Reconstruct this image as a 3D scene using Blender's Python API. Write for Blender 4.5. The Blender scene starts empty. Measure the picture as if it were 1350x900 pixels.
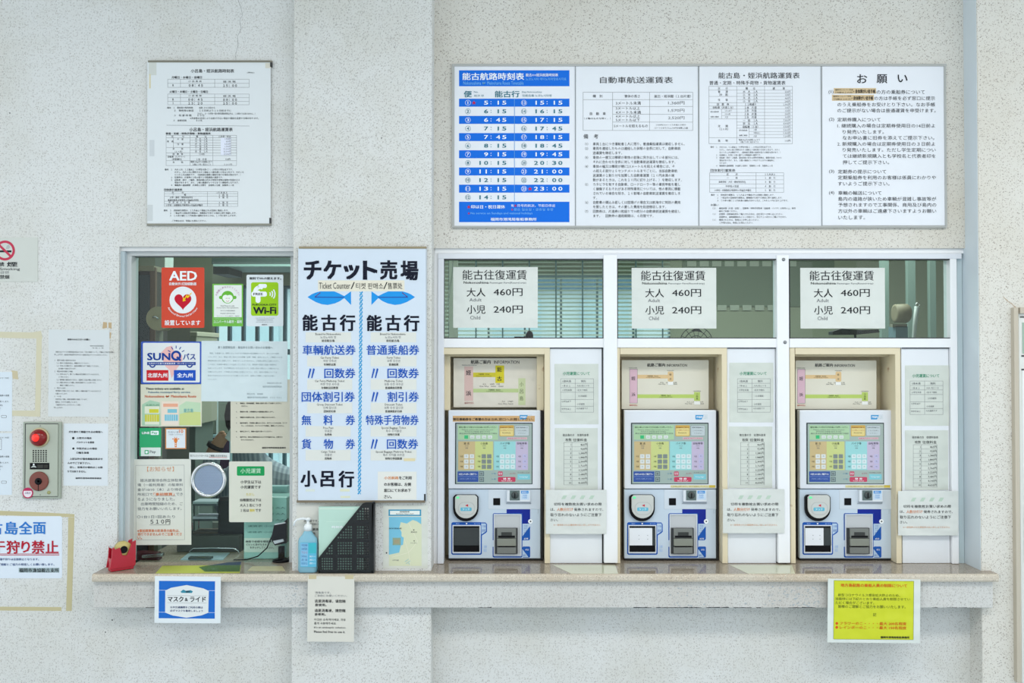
import bpy, bmesh, math, random
from mathutils import Vector, Matrix
random.seed(7)
SC = bpy.context.scene
COL = SC.collection
PI = math.pi
# ---------------------------------------------------------------- camera
F = 1150.0; PITCH = math.radians(0.9); CAMZ = 1.60
cam = bpy.data.cameras.new('camera'); cam.sensor_width = 36; cam.lens = F * 36 / 1350; cam.clip_start = .05
camo = bpy.data.objects.new('camera', cam); COL.objects.link(camo)
camo.location = (0, 0, CAMZ); camo.rotation_euler = (PI / 2 + PITCH, 0, 0); SC.camera = camo
# ---------------------------------------------------------------- world, lights, exposure
w = bpy.data.worlds.new('sky'); SC.world = w; w.use_nodes = True
bg = w.node_tree.nodes['Background']; bg.inputs[0].default_value = (.88, .95, 1.0, 1); bg.inputs[1].default_value = 1.65
SC.view_settings.view_transform = 'Standard'; SC.view_settings.look = 'None'; SC.view_settings.gamma = 1
SC.view_settings.exposure = -0.05
SC.cycles.max_bounces = 8; SC.cycles.transparent_max_bounces = 12
SC.cycles.use_denoising = True
def area(name, loc, rot, sx, sy, power, col):
    l = bpy.data.lights.new(name, 'AREA'); l.shape = 'RECTANGLE'; l.size = sx; l.size_y = sy; l.energy = power; l.color = col
    o = bpy.data.objects.new(name, l); COL.objects.link(o); o.location = loc; o.rotation_euler = rot; return o
area('hall_lamp', (1.2, 0.9, 3.22), (0, 0, 0), 2.4, .5, 48, (1, .96, .9))
area('hall_lamp', (-1.6, 0.6, 3.22), (0, 0, 0), 2.4, .5, 26, (1, .97, .94))
area('hall_lamp', (0, -2.2, 3.22), (0, 0, 0), 3.4, .6, 45, (1, .98, .96))
area('office_lamp', (-0.9, 4.3, 2.54), (0, 0, 0), 1.4, .3, 30, (.93, 1, .97))
area('office_lamp', (1.3, 4.3, 2.54), (0, 0, 0), 1.4, .3, 22, (.95, 1, .93))

# ---------------------------------------------------------------- materials
def lin(h):
    h = h.lstrip('#'); r = []
    for i in (0, 2, 4):
        c = int(h[i:i + 2], 16) / 255; r.append(c / 12.92 if c <= .04045 else ((c + .055) / 1.055) ** 2.4)
    return (*r, 1)
_M = {}
def mat(hexc, rough=.6, metal=0, kind='', emit=0):
    k = (hexc, rough, metal, kind, emit)
    if k in _M: return _M[k]
    m = bpy.data.materials.new('m_%s_%s' % (hexc[1:], kind or 'plain')); m.use_nodes = True; nt = m.node_tree
    b = nt.nodes['Principled BSDF']; N = nt.nodes.new; L = nt.links.new
    b.inputs['Base Color'].default_value = lin(hexc); b.inputs['Roughness'].default_value = rough; b.inputs['Metallic'].default_value = metal
    if emit: b.inputs['Emission Color'].default_value = lin(hexc); b.inputs['Emission Strength'].default_value = emit
    if kind in ('', 'ink'):
        if kind == '':
            tc = N('ShaderNodeTexCoord'); no = N('ShaderNodeTexNoise'); no.inputs['Scale'].default_value = 9; no.inputs['Detail'].default_value = 4
            mx = N('ShaderNodeMix'); mx.data_type = 'RGBA'; mx.blend_type = 'MULTIPLY'; mx.inputs[0].default_value = .07
            mx.inputs[6].default_value = lin(hexc); L(tc.outputs['Object'], no.inputs['Vector']); L(no.outputs['Fac'], mx.inputs[7]); L(mx.outputs[2], b.inputs['Base Color'])
            b.inputs['Base Color'].default_value = lin(hexc)
        else: b.inputs['Specular IOR Level'].default_value = .2
    if kind == 'paper':
        b.inputs['Specular IOR Level'].default_value = .3
        tc = N('ShaderNodeTexCoord'); no = N('ShaderNodeTexNoise'); no.inputs['Scale'].default_value = 14; no.inputs['Detail'].default_value = 2
        bp = N('ShaderNodeBump'); bp.inputs['Strength'].default_value = .25; bp.inputs['Distance'].default_value = .004
        L(tc.outputs['Object'], no.inputs['Vector']); L(no.outputs['Fac'], bp.inputs['Height']); L(bp.outputs[0], b.inputs['Normal'])
    if kind == 'laminate':
        tc = N('ShaderNodeTexCoord'); no = N('ShaderNodeTexNoise'); no.inputs['Scale'].default_value = 16; no.inputs['Detail'].default_value = 1
        bp = N('ShaderNodeBump'); bp.inputs['Strength'].default_value = .9; bp.inputs['Distance'].default_value = .009
        b.inputs['Specular IOR Level'].default_value = .6
        L(tc.outputs['Object'], no.inputs['Vector']); L(no.outputs['Fac'], bp.inputs['Height']); L(bp.outputs[0], b.inputs['Normal'])
    if kind == 'aged':     # cream painted steel with rust freckles and rubbed edges
        tc = N('ShaderNodeTexCoord'); no = N('ShaderNodeTexNoise'); no.inputs['Scale'].default_value = 22; no.inputs['Detail'].default_value = 5
        rp = N('ShaderNodeValToRGB'); rp.color_ramp.elements[0].position = .66; rp.color_ramp.elements[1].position = .72
        rp.color_ramp.elements[0].color = lin(hexc); rp.color_ramp.elements[1].color = lin('#b79a78')
        L(tc.outputs['Object'], no.inputs['Vector']); L(no.outputs['Fac'], rp.inputs[0]); L(rp.outputs[0], b.inputs['Base Color'])
    if hexc == '#0d0d10': b.inputs['Specular IOR Level'].default_value = .15
    _M[k] = m; return m
def wall_mat(name, base, fleck, fleck2, dens, rough=.7, bump=.35, scale=1.0, tint='#c8c6ba', streak=False):
    m = bpy.data.materials.new(name); m.use_nodes = True; nt = m.node_tree; b = nt.nodes['Principled BSDF']; N = nt.nodes.new; L = nt.links.new
    b.inputs['Roughness'].default_value = rough; b.inputs['Specular IOR Level'].default_value = .3
    tc = N('ShaderNodeTexCoord')
    big = N('ShaderNodeTexNoise'); big.inputs['Scale'].default_value = 1.7; big.inputs['Detail'].default_value = 5; big.inputs['Roughness'].default_value = .6
    L(tc.outputs['Object'], big.inputs['Vector'])
    rp = N('ShaderNodeValToRGB'); rp.color_ramp.elements[0].position = .45; rp.color_ramp.elements[1].position = .8
    rp.color_ramp.elements[0].color = lin(base); rp.color_ramp.elements[1].color = lin(tint); L(big.outputs['Fac'], rp.inputs[0])
    cur = rp.outputs[0]
    for i, (ang, sc_, th, colr) in enumerate([(0, 150, .17, fleck), (58, 140, .17, fleck), (-52, 160, .16, fleck2), (88, 150, .16, fleck2), (25, 230, .20, fleck2)]):
        mp = N('ShaderNodeMapping'); mp.inputs['Rotation'].default_value = (0, math.radians(ang), 0); mp.inputs['Location'].default_value = (i * 3.3, i * 1.7, i * 2.1)
        mp2 = N('ShaderNodeMapping'); mp2.inputs['Scale'].default_value = (scale * sc_ * .62, scale * sc_ * .62, scale * sc_ * 1.7)
        L(tc.outputs['Object'], mp.inputs['Vector']); L(mp.outputs[0], mp2.inputs['Vector'])
        v = N('ShaderNodeTexVoronoi'); L(mp2.outputs[0], v.inputs['Vector']); v.inputs['Scale'].default_value = 1
        lt = N('ShaderNodeMapRange'); lt.inputs[1].default_value = th; lt.inputs[2].default_value = th + .16; lt.inputs[3].default_value = 1; lt.inputs[4].default_value = 0
        L(v.outputs['Distance'], lt.inputs[0])
        sx = N('ShaderNodeSeparateColor'); L(v.outputs['Color'], sx.inputs[0])
        g = N('ShaderNodeMath'); g.operation = 'LESS_THAN'; g.inputs[1].default_value = dens; L(sx.outputs[0], g.inputs[0])
        g2 = N('ShaderNodeMath'); g2.operation = 'MULTIPLY'; L(g.outputs[0], g2.inputs[0]); L(sx.outputs[1], g2.inputs[1])
        ml = N('ShaderNodeMath'); ml.operation = 'MULTIPLY'; L(lt.outputs[0], ml.inputs[0]); L(g2.outputs[0], ml.inputs[1])
        mx = N('ShaderNodeMix'); mx.data_type = 'RGBA'; L(ml.outputs[0], mx.inputs[0]); L(cur, mx.inputs[6]); mx.inputs[7].default_value = lin(colr)
        cur = mx.outputs[2]
    L(cur, b.inputs['Base Color'])
    no = N('ShaderNodeTexNoise'); no.inputs['Scale'].default_value = 260; no.inputs['Detail'].default_value = 3; L(tc.outputs['Object'], no.inputs['Vector'])
    bp = N('ShaderNodeBump'); bp.inputs['Strength'].default_value = bump; bp.inputs['Distance'].default_value = .002
    L(no.outputs['Fac'], bp.inputs['Height']); L(bp.outputs[0], b.inputs['Normal'])
    return m
WALLM = wall_mat('speckled_wall_coat', '#dbdcda', '#83817c', '#99928a', .46)
WALLW = wall_mat('speckled_wall_coat_warm', '#dbd9d2', '#877e75', '#9c9082', .46, tint='#d0cbbf')
FASC = wall_mat('speckled_apron_coat', '#cfcfcc', '#787573', '#8b847c', .5, tint='#bfbab2')
SILLM = wall_mat('polished_terrazzo', '#988d7e', '#5c554e', '#d3ccbd', .42, rough=.06, bump=.02, scale=1.3, tint='#a59786')
SILLE = wall_mat('terrazzo_edge', '#c9c0b1', '#77706a', '#efe9dc', .42, rough=.45, scale=1.3, tint='#bba88f')
def glass_mat(name, tint, ior=1.45, rough=0.0):
    m = bpy.data.materials.new(name); m.use_nodes = True; nt = m.node_tree; nt.nodes.clear(); N = nt.nodes.new; L = nt.links.new
    o = N('ShaderNodeOutputMaterial'); t = N('ShaderNodeBsdfTransparent'); t.inputs[0].default_value = (*tint, 1)
    g = N('ShaderNodeBsdfGlossy'); g.inputs['Roughness'].default_value = rough; fr = N('ShaderNodeFresnel'); fr.inputs[0].default_value = ior; ge = N('ShaderNodeNewGeometry'); sb_ = N('ShaderNodeMath'); sb_.operation = 'SUBTRACT'; sb_.inputs[0].default_value = 1; L(ge.outputs['Backfacing'], sb_.inputs[1]); mu = N('ShaderNodeMath'); mu.operation = 'MULTIPLY'; L(fr.outputs[0], mu.inputs[0]); L(sb_.outputs[0], mu.inputs[1])
    mx = N('ShaderNodeMixShader'); L(mu.outputs[0], mx.inputs[0]); L(t.outputs[0], mx.inputs[1]); L(g.outputs[0], mx.inputs[2]); L(mx.outputs[0], o.inputs[0]); return m
GLASS = glass_mat('window_glass', (.90, .965, .95)); FILM = glass_mat('clear_film', (.97, .98, .97), 1.45, .05)
WHITE = mat('#f1f3f6', .35); ALU = mat('#c9cdcd', .4); ALU2 = mat('#dfe0e0', .35); CREAM = mat('#ded2b4', .5, kind='aged'); CREAM2 = mat('#cbbf9f', .5)
BLACK = mat('#0d0d10', .4); DARK = mat('#2b2d2f', .5); CHROME = mat('#d8dadb', .15, 1); INK = mat('#20242a', .6, kind='ink'); GREYINK = mat('#6d7177', .6, kind='ink')
PAPER = mat('#dfe3e5', .55, kind='paper'); PAPERW = mat('#e9ebee', .5, kind='paper'); PAPERB = mat('#dbd9cf', .6, kind='paper'); PAPERL = mat('#d5dad6', .3, kind='laminate')
def ink(h): return mat(h, .6, kind='ink')

# ---------------------------------------------------------------- geometry helpers
def U(px, py, Y):
    x = (px - 675) / F; u = (450 - py) / F
    dy = math.cos(PITCH) - u * math.sin(PITCH); dz = math.sin(PITCH) + u * math.cos(PITCH); t = Y / dy
    return Vector((x * t, Y, CAMZ + dz * t))
def XZ(x0, y0, x1, y1, Y):
    cx, cy = (x0 + x1) / 2, (y0 + y1) / 2
    return U(x0, cy, Y).x, U(x1, cy, Y).x, U(cx, y1, Y).z, U(cx, y0, Y).z     # X0 X1 Z0 Z1
class Geo:
    def __init__(s): s.v = []; s.f = []; s.m = []; s.sm = []; s.mats = []
    def mi(s, m):
        if m not in s.mats: s.mats.append(m)
        return s.mats.index(m)
    def add(s, vs, fs, m, smooth=False):
        o = len(s.v); i = s.mi(m); s.v += [Vector(p) for p in vs]
        for f in fs: s.f.append([a + o for a in f]); s.m.append(i); s.sm.append(smooth)
        return s
    def box(s, x0, x1, y0, y1, z0, z1, m):
        return s.add([(x, y, z) for x in (x0, x1) for y in (y0, y1) for z in (z0, z1)],
                     [(0, 1, 3, 2), (4, 6, 7, 5), (0, 4, 5, 1), (2, 3, 7, 6), (0, 2, 6, 4), (1, 5, 7, 3)], m)
    def pbox(s, x0, y0, x1, y1, Y, d, m):
        X0, X1, Z0, Z1 = XZ(x0, y0, x1, y1, Y); return s.box(X0, X1, Y, Y + d, Z0, Z1, m)
    def prism(s, pts, y0, y1, m):      # pts in XZ, extruded along Y
        n = len(pts); vs = [(p[0], y0, p[1]) for p in pts] + [(p[0], y1, p[1]) for p in pts]
        return s.add(vs, [list(range(n)), list(range(2 * n - 1, n - 1, -1))] + [(i, i + n, (i + 1) % n + n, (i + 1) % n) for i in range(n)], m)
    def pprism(s, pts, Y, d, m): return s.prism([(U(a, b, Y).x, U(a, b, Y).z) for a, b in pts], Y, Y + d, m)
    def lathe(s, prof, c, m, n=24, axis='z', cap=True):
        vs = []; c = Vector(c)
        for r, h in prof:
            for i in range(n):
                a = 2 * PI * i / n; p = (r * math.cos(a), r * math.sin(a), h)
                if axis == 'y': p = (p[0], p[2], p[1])
                if axis == 'x': p = (p[2], p[0], p[1])
                vs.append(c + Vector(p))
        fs = [(j * n + i, j * n + (i + 1) % n, (j + 1) * n + (i + 1) % n, (j + 1) * n + i) for j in range(len(prof) - 1) for i in range(n)]
        s.add(vs, fs, m, True)
        if cap:
            k = len(s.v) - len(vs); i0 = s.mi(m)
            for st in (0, (len(prof) - 1) * n): s.f.append([k + st + i for i in range(n)]); s.m.append(i0); s.sm.append(False)
        return s
    def tube(s, pts, r, m, n=8, closed=False):
        pts = [Vector(p) for p in pts]; N = len(pts); vs = []
        for i, p in enumerate(pts):
            a = pts[(i - 1) % N] if (closed or i) else p; b = pts[(i + 1) % N] if (closed or i < N - 1) else p
            t = (b - a).normalized(); u = t.cross(Vector((0.03, 1, .05))); u = u.normalized() if u.length > 1e-4 else Vector((1, 0, 0)); q = t.cross(u)
            rr = r[i] if isinstance(r, (list, tuple)) else r
            vs += [p + u * rr * math.cos(2 * PI * k / n) + q * rr * math.sin(2 * PI * k / n) for k in range(n)]
        M_ = N if closed else N - 1
        fs = [(i * n + k, i * n + (k + 1) % n, ((i + 1) % N) * n + (k + 1) % n, ((i + 1) % N) * n + k) for i in range(M_) for k in range(n)]
        if not closed: fs += [list(range(n)), [(N - 1) * n + k for k in range(n)]]
        return s.add(vs, fs, m, True)
    def quad(s, p, m): return s.add(p, [list(range(len(p)))], m)
    def ring(s, c, R, r, m, n=40, k=10):
        c = Vector(c); return s.tube([c + Vector((R * math.cos(2 * PI * i / n), 0, R * math.sin(2 * PI * i / n))) for i in range(n)], r, m, k, True)
ROOT = {}
def tag(o, label=None, cat=None, group=None, kind=None):
    if label: o['label'] = label
    if cat: o['category'] = cat
    if group: o['group'] = group
    if kind: o['kind'] = kind
    return o
def mk(name, g, parent=None, bevel=0, origin=None, label=None):
    me = bpy.data.meshes.new(name); o = bpy.data.objects.new(name, me); COL.objects.link(o)
    if parent: org = ROOT[parent.name]; o.parent = parent
    else:
        if origin is None:
            lo = [min(v[i] for v in g.v) for i in range(3)]; hi = [max(v[i] for v in g.v) for i in range(3)]
            origin = Vector(((lo[0] + hi[0]) / 2, (lo[1] + hi[1]) / 2, lo[2]))
        org = Vector(origin); o.location = org
    ROOT[o.name] = org
    me.from_pydata([v - org for v in g.v], [], g.f)
    for m in g.mats: me.materials.append(m)
    me.polygons.foreach_set('material_index', g.m); me.polygons.foreach_set('use_smooth', g.sm)
    if not name.startswith(('lettering', 'artwork', 'table_lines')):
        bm = bmesh.new(); bm.from_mesh(me); bmesh.ops.recalc_face_normals(bm, faces=bm.faces); bm.to_mesh(me); bm.free()
    me.update()
    if bevel:
        b = o.modifiers.new('bevel', 'BEVEL'); b.width = bevel; b.segments = 2; b.limit_method = 'ANGLE'; b.angle_limit = math.radians(40)
    if label: o['label'] = label
    return o
def empty(name, loc):
    o = bpy.data.objects.new(name, None); COL.objects.link(o); o.location = loc; o.empty_display_size = .05; ROOT[o.name] = Vector(loc); return o
def copy_tree(o, parent=None):
    c = o.copy(); COL.objects.link(c); c.parent = parent; ROOT[c.name] = ROOT[o.name]
    for ch in list(o.children): copy_tree(ch, c)
    return c
# text: one reusable font object gives the outlines
_fc = bpy.data.curves.new('type', 'FONT'); _fo = bpy.data.objects.new('type', _fc); COL.objects.link(_fo); _TC = {}
def glyphs(s, bold=0, res=2):
    k = (s, bold, res)
    if k not in _TC and bold:      # heavier weight: the outline printed again with small shifts
        v, f = glyphs(s, 0, res); V = []; Fc = []; q = bold * .5
        for dx, dy in (((-q, 0), (q, 0)) if bold < .02 else ((-q, -q * .6), (q, -q * .6), (-q, q * .6), (q, q * .6))):
            n = len(V); k_ = n // len(v); V += [(a + dx, b + dy, k_) for a, b, _ in v]; Fc += [[i + n for i in p] for p in f]
        _TC[k] = (V, Fc)
    if k not in _TC:
        _fc.body = s; _fc.resolution_u = res
        dg = bpy.context.evaluated_depsgraph_get(); dg.update(); e = _fo.evaluated_get(dg); m = e.to_mesh()
        _TC[k] = ([(v.co.x, v.co.y, 0) for v in m.vertices], [list(p.vertices) for p in m.polygons]); e.to_mesh_clear()
    return _TC[k]

class Sign:
    """a flat sheet with print; coordinates are those of a reading grid (ox, oy, scale)"""
    def __init__(s, name, label, cat, box, Y, m=PAPER, grid=(0, 0, 1), thick=.0008, group=None, rot=0, frame=None, corners=0, parent=None, bevel=0):
        s.Y = Y; s.t = thick; s.ox, s.oy, s.k = grid; x0, y0, x1, y1 = box; s.cx, s.cy = (x0 + x1) / 2, (y0 + y1) / 2
        s.ca, s.sa = math.cos(math.radians(rot)), math.sin(math.radians(rot)); s.art = Geo(); s.txt = Geo()
        g = Geo(); o = s.ox, s.oy, s.k; s.ox, s.oy, s.k = 0, 0, 1
        pts = rrect(x0, y0, x1, y1, corners) if corners else [(x0, y0), (x1, y0), (x1, y1), (x0, y1)]
        if len(pts) == 4 and not corners:
            g_ = [s.P(a, b, -1) for a, b in pts]
        else: g_ = [s.P(a, b, -1) for a, b in pts]
        g.prism([(p.x, p.z) for p in g_], Y - thick, Y, m)
        s.ox, s.oy, s.k = o
        s.o = mk(name, g, parent, bevel=bevel)
        if not parent: tag(s.o, label, cat, group)
        elif label: s.o['label'] = label
    def P(s, x, y, layer=0):
        px, py = s.ox + x / s.k, s.oy + y / s.k; dx, dy = px - s.cx, py - s.cy
        p = U(s.cx + dx * s.ca - dy * s.sa, s.cy + dx * s.sa + dy * s.ca, s.Y); p.y = s.Y - s.t - .00018 * (layer + 1); return p
    def grid(s, ox, oy, k): s.ox, s.oy, s.k = ox, oy, k; return s
    def poly(s, pts, m, layer=0): q = layer + (len(s.art.f) % 12) * .065; s.art.quad([s.P(a, b, q) for a, b in pts], m); return s
    def rect(s, x0, y0, x1, y1, m, layer=0): return s.poly([(x0, y0), (x1, y0), (x1, y1), (x0, y1)], m, layer)
    def rr(s, x0, y0, x1, y1, r, m, layer=0): return s.poly(rrect(x0, y0, x1, y1, r), m, layer)
    def disc(s, x, y, rx, m, layer=0, ry=None): return s.poly([(x + rx * math.cos(2 * PI * i / 28), y + (ry or rx) * math.sin(2 * PI * i / 28)) for i in range(28)], m, layer)
    def arc(s, x, y, r, w_, a0, a1, m, layer=0, n=24):
        for i in range(n):
            a, b = math.radians(a0 + (a1 - a0) * i / n), math.radians(a0 + (a1 - a0) * (i + 1) / n)
            s.poly([(x + (r + q) * math.cos(t), y + (r + q) * math.sin(t)) for t, q in ((a, -w_ / 2), (a, w_ / 2), (b, w_ / 2), (b, -w_ / 2))], m, layer)
        return s
    def line(s, x0, y0, x1, y1, w_, m, layer=0):
        d = math.hypot(x1 - x0, y1 - y0); nx, ny = -(y1 - y0) / d * w_ / 2, (x1 - x0) / d * w_ / 2
        return s.poly([(x0 + nx, y0 + ny), (x1 + nx, y1 + ny), (x1 - nx, y1 - ny), (x0 - nx, y0 - ny)], m, layer)
    def box(s, x0, y0, x1, y1, w_, m, layer=0):
        s.line(x0, y0, x1, y0, w_, m, layer); s.line(x1, y0, x1, y1, w_, m, layer); s.line(x0, y1, x1, y1, w_, m, layer); return s.line(x0, y0, x0, y1, w_, m, layer)
    def T(s, t, x0, y0, x1, y1, m=None, bold=0, layer=4):      # fit the ink of t into a box
        v, f = glyphs(t, bold)
        if not v: return s
        a, b = min(p[0] for p in v), max(p[0] for p in v); c, d = min(p[1] for p in v), max(p[1] for p in v)
        s.txt.add([s.P(x0 + (p[0] - a) / (b - a) * (x1 - x0), y1 - (p[1] - c) / (d - c) * (y1 - y0), layer + p[2] * .3) for p in v], f, m or INK); return s
    def L(s, t, x, yc, cw, h=None, m=None, bold=0, layer=4, al='l'):   # a running line, cw per full-width character
        h = h or cw; v, f = glyphs(t.lstrip('\u3000'), bold, 1)
        if not v: return s
        x += cw * (len(t) - len(t.lstrip('\u3000')))
        W = max(p[0] for p in v) * cw
        if al == 'c': x -= W / 2
        if al == 'r': x -= W
        s.txt.add([s.P(x + p[0] * cw, yc + (.38 - p[1]) * h, layer + p[2] * .3) for p in v], f, m or INK); return s
    def para(s, lines, x, y, pitch, cw, h=None, m=None, bold=0):
        for i, t in enumerate(lines):
            if t: s.L(t, x, y + i * pitch, cw, h, m, bold)
        return s
    def arctext(s, t, x, y, r, a0, a1, h, m, bold=0, inward=False):
        n = len(t)
        for i, ch in enumerate(t):
            if ch == ' ': continue
            a = math.radians(a0 + (a1 - a0) * (i + .5) / n); v, f = glyphs(ch, bold, 1); W = max(p[0] for p in v)
            out = []
            for p in v:
                lx, ly = (p[0] - W / 2) * h, (p[1] - .35) * h
                if inward: rr_ = r - ly; tx, ty = math.sin(a), -math.cos(a)
                else: rr_ = r + ly; tx, ty = -math.sin(a), math.cos(a)
                out.append(s.P(x + rr_ * math.cos(a) + lx * tx, y + rr_ * math.sin(a) + lx * ty, 4 + p[2] * .3))
            s.txt.add(out, f, m)
        return s
    def end(s, art='artwork'):
        if s.art.v: mk(art, s.art, s.o)
        if s.txt.v: mk('lettering', s.txt, s.o)
        return s.o
def rrect(x0, y0, x1, y1, r, n=5):
    o = []
    for cx, cy, a in ((x0 + r, y0 + r, 180), (x1 - r, y0 + r, 270), (x1 - r, y1 - r, 0), (x0 + r, y1 - r, 90)):
        for i in range(n + 1):
            t = math.radians(a + 90 * i / n); o.append((cx + r * math.cos(t), cy + r * math.sin(t)))
    return o

# ================================================================ SETTING
YC, YL, YR, YW, YS, YA, YB = 3.05, 3.11, 3.14, 3.17, 3.00, 3.02, 3.13
ZS = U(675, 757, YS).z          # top of the sill
def X(px, py, Y): return U(px, py, Y).x
def Z(py, Y): return U(675, py, Y).z
def struct(name, g, parent=None, **k):
    o = mk(name, g, parent, **k)
    if not parent: o['kind'] = 'structure'
    return o
xcl, xcr = X(386, 450, YC), X(569, 450, YC)
xp = X(1292, 500, YC)
FLOORM = mat('#a9b6be', .5); CEILM = mat('#e4e6e4', .8)
g = Geo().box(-4.2, 4.2, -4.5, 7.2, -.12, 0, FLOORM); struct('floor', g)
g = Geo().box(-4.2, 4.2, -4.4, 3.2, 3.3, 3.42, CEILM); struct('ceiling', g)
g = Geo(); OPM = mat('#b9bcb8', .7)      # wall across the hall, behind the viewer, with wide window openings
g.box(-4.2, 4.2, -4.4, -4.28, 0, .8, OPM); g.box(-4.2, 4.2, -4.4, -4.28, 2.75, 3.3, OPM)
for a, b in ((-4.2, -3.7), (-1.5, -1.0), (1.1, 1.6), (3.7, 4.2)): g.box(a, b, -4.4, -4.28, .8, 2.75, OPM)
struct('wall_front', g)
wx0, wx1 = X(156, 500, YL), xcl
zt_l = Z(325, YL)
g = Geo(); g.box(-3.2, wx0, YL, YL + .12, ZS - .02, zt_l, WALLM); g.box(-3.2, wx1 + .02, YL, YL + .12, zt_l, 3.3, WALLM); g.box(-3.2, wx1 + .02, YL, YL + .12, 0, ZS - .02, WALLM)
wl = struct('wall_left', g)
g = Geo(); g.box(xcl, xcr, YC, YC + .32, 0, 3.3, WALLM); col_ = struct('column', g, bevel=.003)
zt_r = Z(327, YR)
g = Geo(); g.box(xcr - .02, xp, YR, YR + .13, zt_r, 3.3, WALLW); wb = struct('wall_back', g)
g = Geo(); g.box(xcr - .02, xp, YB, YB + .12, 0, ZS - .045, WALLM); struct('wall_below', g)
g = Geo(); g.box(xp, 3.2, YC, YC + .15, 0, 3.3, WALLW); wr = struct('wall_right', g, bevel=.003)
mk('daylit_reveal', Geo().box(xp - .0015, xp, YC + .004, YC + .148, ZS, 3.3, mat('#d6e0e6', .5)), wr)  # smooth reveal; its pale blue stands in for daylight from the side
# hairline crack above the framed timetable
g = Geo(); pts = [(314, 0), (317, 8), (320, 20), (316, 27), (318, 38), (313, 48), (314, 60), (311, 70), (311, 80)]
for a, b in zip(pts, pts[1:]):
    A, B = U(*a, YL), U(*b, YL); g.quad([(A.x - .0006, YL - .0004, A.z), (A.x + .0006, YL - .0004, A.z), (B.x + .0006, YL - .0004, B.z), (B.x - .0006, YL - .0004, B.z)], mat('#8e9190', .9))
mk('crack', g, wl)
g = Geo(); pts = [(1322, 391), (1328, 397), (1334, 401), (1339, 406)]
for a, b in zip(pts, pts[1:]):
    A, B = U(*a, YC), U(*b, YC); g.quad([(A.x - .0008, YC - .0004, A.z), (A.x + .001, YC - .0004, A.z + .001), (B.x + .003, YC - .0004, B.z + .002), (B.x - .001, YC - .0004, B.z)], mat('#b7a58f', .9))
mk('crack', g, wr)
# small drill holes and pock marks
for (px, py, Y, par) in ((503, 182, YC, col_), (13, 149, YL, wl), (148, 817, YL, wl), (139, 833, YL, wl)):
    p = U(px, py, Y); g = Geo().lathe([(.0022, 0), (.0022, .0006)], (p.x, Y - .0006, p.z), BLACK, 8, 'y'); mk('drill_hole', g, par)
# sill with rounded nose
xs0, xs1 = X(121, 757, YS), X(1317, 757, YS); zb = U(675, 767, YS).z
g = Geo(); prof = [(YS + .008, ZS), (YS + .002, ZS - .003), (YS, ZS - .008), (YS, zb + .006), (YS + .003, zb), (YB + .02, zb), (YB + .02, ZS - .001)]
n = len(prof); vs = [(xs0, a, b) for a, b in prof] + [(xs1, a, b) for a, b in prof]
g.add(vs, [list(range(n)), list(range(2 * n - 1, n - 1, -1))] + [(i, i + n, (i + 1) % n + n, (i + 1) % n) for i in range(n)], SILLE)
sill = struct('trim_1', g)
g = Geo(); g.box(xs0, xcl, YS + .009, YL + .0, ZS - .002, ZS + .0006, SILLM); g.box(xs0 + .08, xcl, YL, 3.48, ZS - .02, ZS + .0006, SILLM)
g.box(xcl, xcr, YS + .009, YC, ZS - .002, ZS + .0006, SILLM); g.box(xcr, xp, YS + .009, 3.5, ZS - .002, ZS + .0006, SILLM); g.box(xp, xs1, YS + .009, YC, ZS - .002, ZS + .0006, SILLM)
mk('sill_top', g, sill, label='polished brown stone top of the sill')
g = Geo(); za = U(675, 801, YA).z; g.box(X(123, 780, YA), X(1309, 780, YA), YA, YB + .01, za, zb, FASC); apr = struct('trim_2', g, bevel=.002)
g = Geo()   # dark joint and mould line under the apron, black chips along its foot
for a, b in ((192, 205), (630, 648), (835, 1075), (1085, 1092), (1222, 1236), (1248, 1262), (1264, 1275), (1280, 1284)):
    A, B = X(a, 800, YA), X(b, 800, YA); k = max(2, int((b - a) / 6))
    for i in range(k):
        if random.random() < .75:
            xx = A + (B - A) * i / k; g.quad([(xx, YA - .0004, za), (xx + (B - A) / k, YA - .0004, za), (xx + (B - A) / k, YA - .0004, za + random.uniform(.001, .004)), (xx, YA - .0004, za + random.uniform(.001, .003))], DARK)
mk('chipped_edge', g, apr)
g = Geo(); random.seed(3)
for i in range(150):
    px = random.choice((random.gauss(1045, 16), random.gauss(1040, 30), random.gauss(905, 25), random.gauss(1072, 8), random.gauss(395, 12))); py = random.uniform(772, 799)
    if px > 1088: continue
    p = U(px, py, YA); a = random.uniform(.002, .006); b = random.uniform(.001, .003); g.quad([(p.x - a, YA - .0003 - i * 1e-6, p.z), (p.x - a * .2, YA - .0003 - i * 1e-6, p.z + b), (p.x + a, YA - .0003 - i * 1e-6, p.z + b * .3), (p.x + a * .3, YA - .0003 - i * 1e-6, p.z - b)], mat('#a9b2b6', .8))
o = mk('mould_stain', g, apr); o['kind'] = 'stuff'

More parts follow.
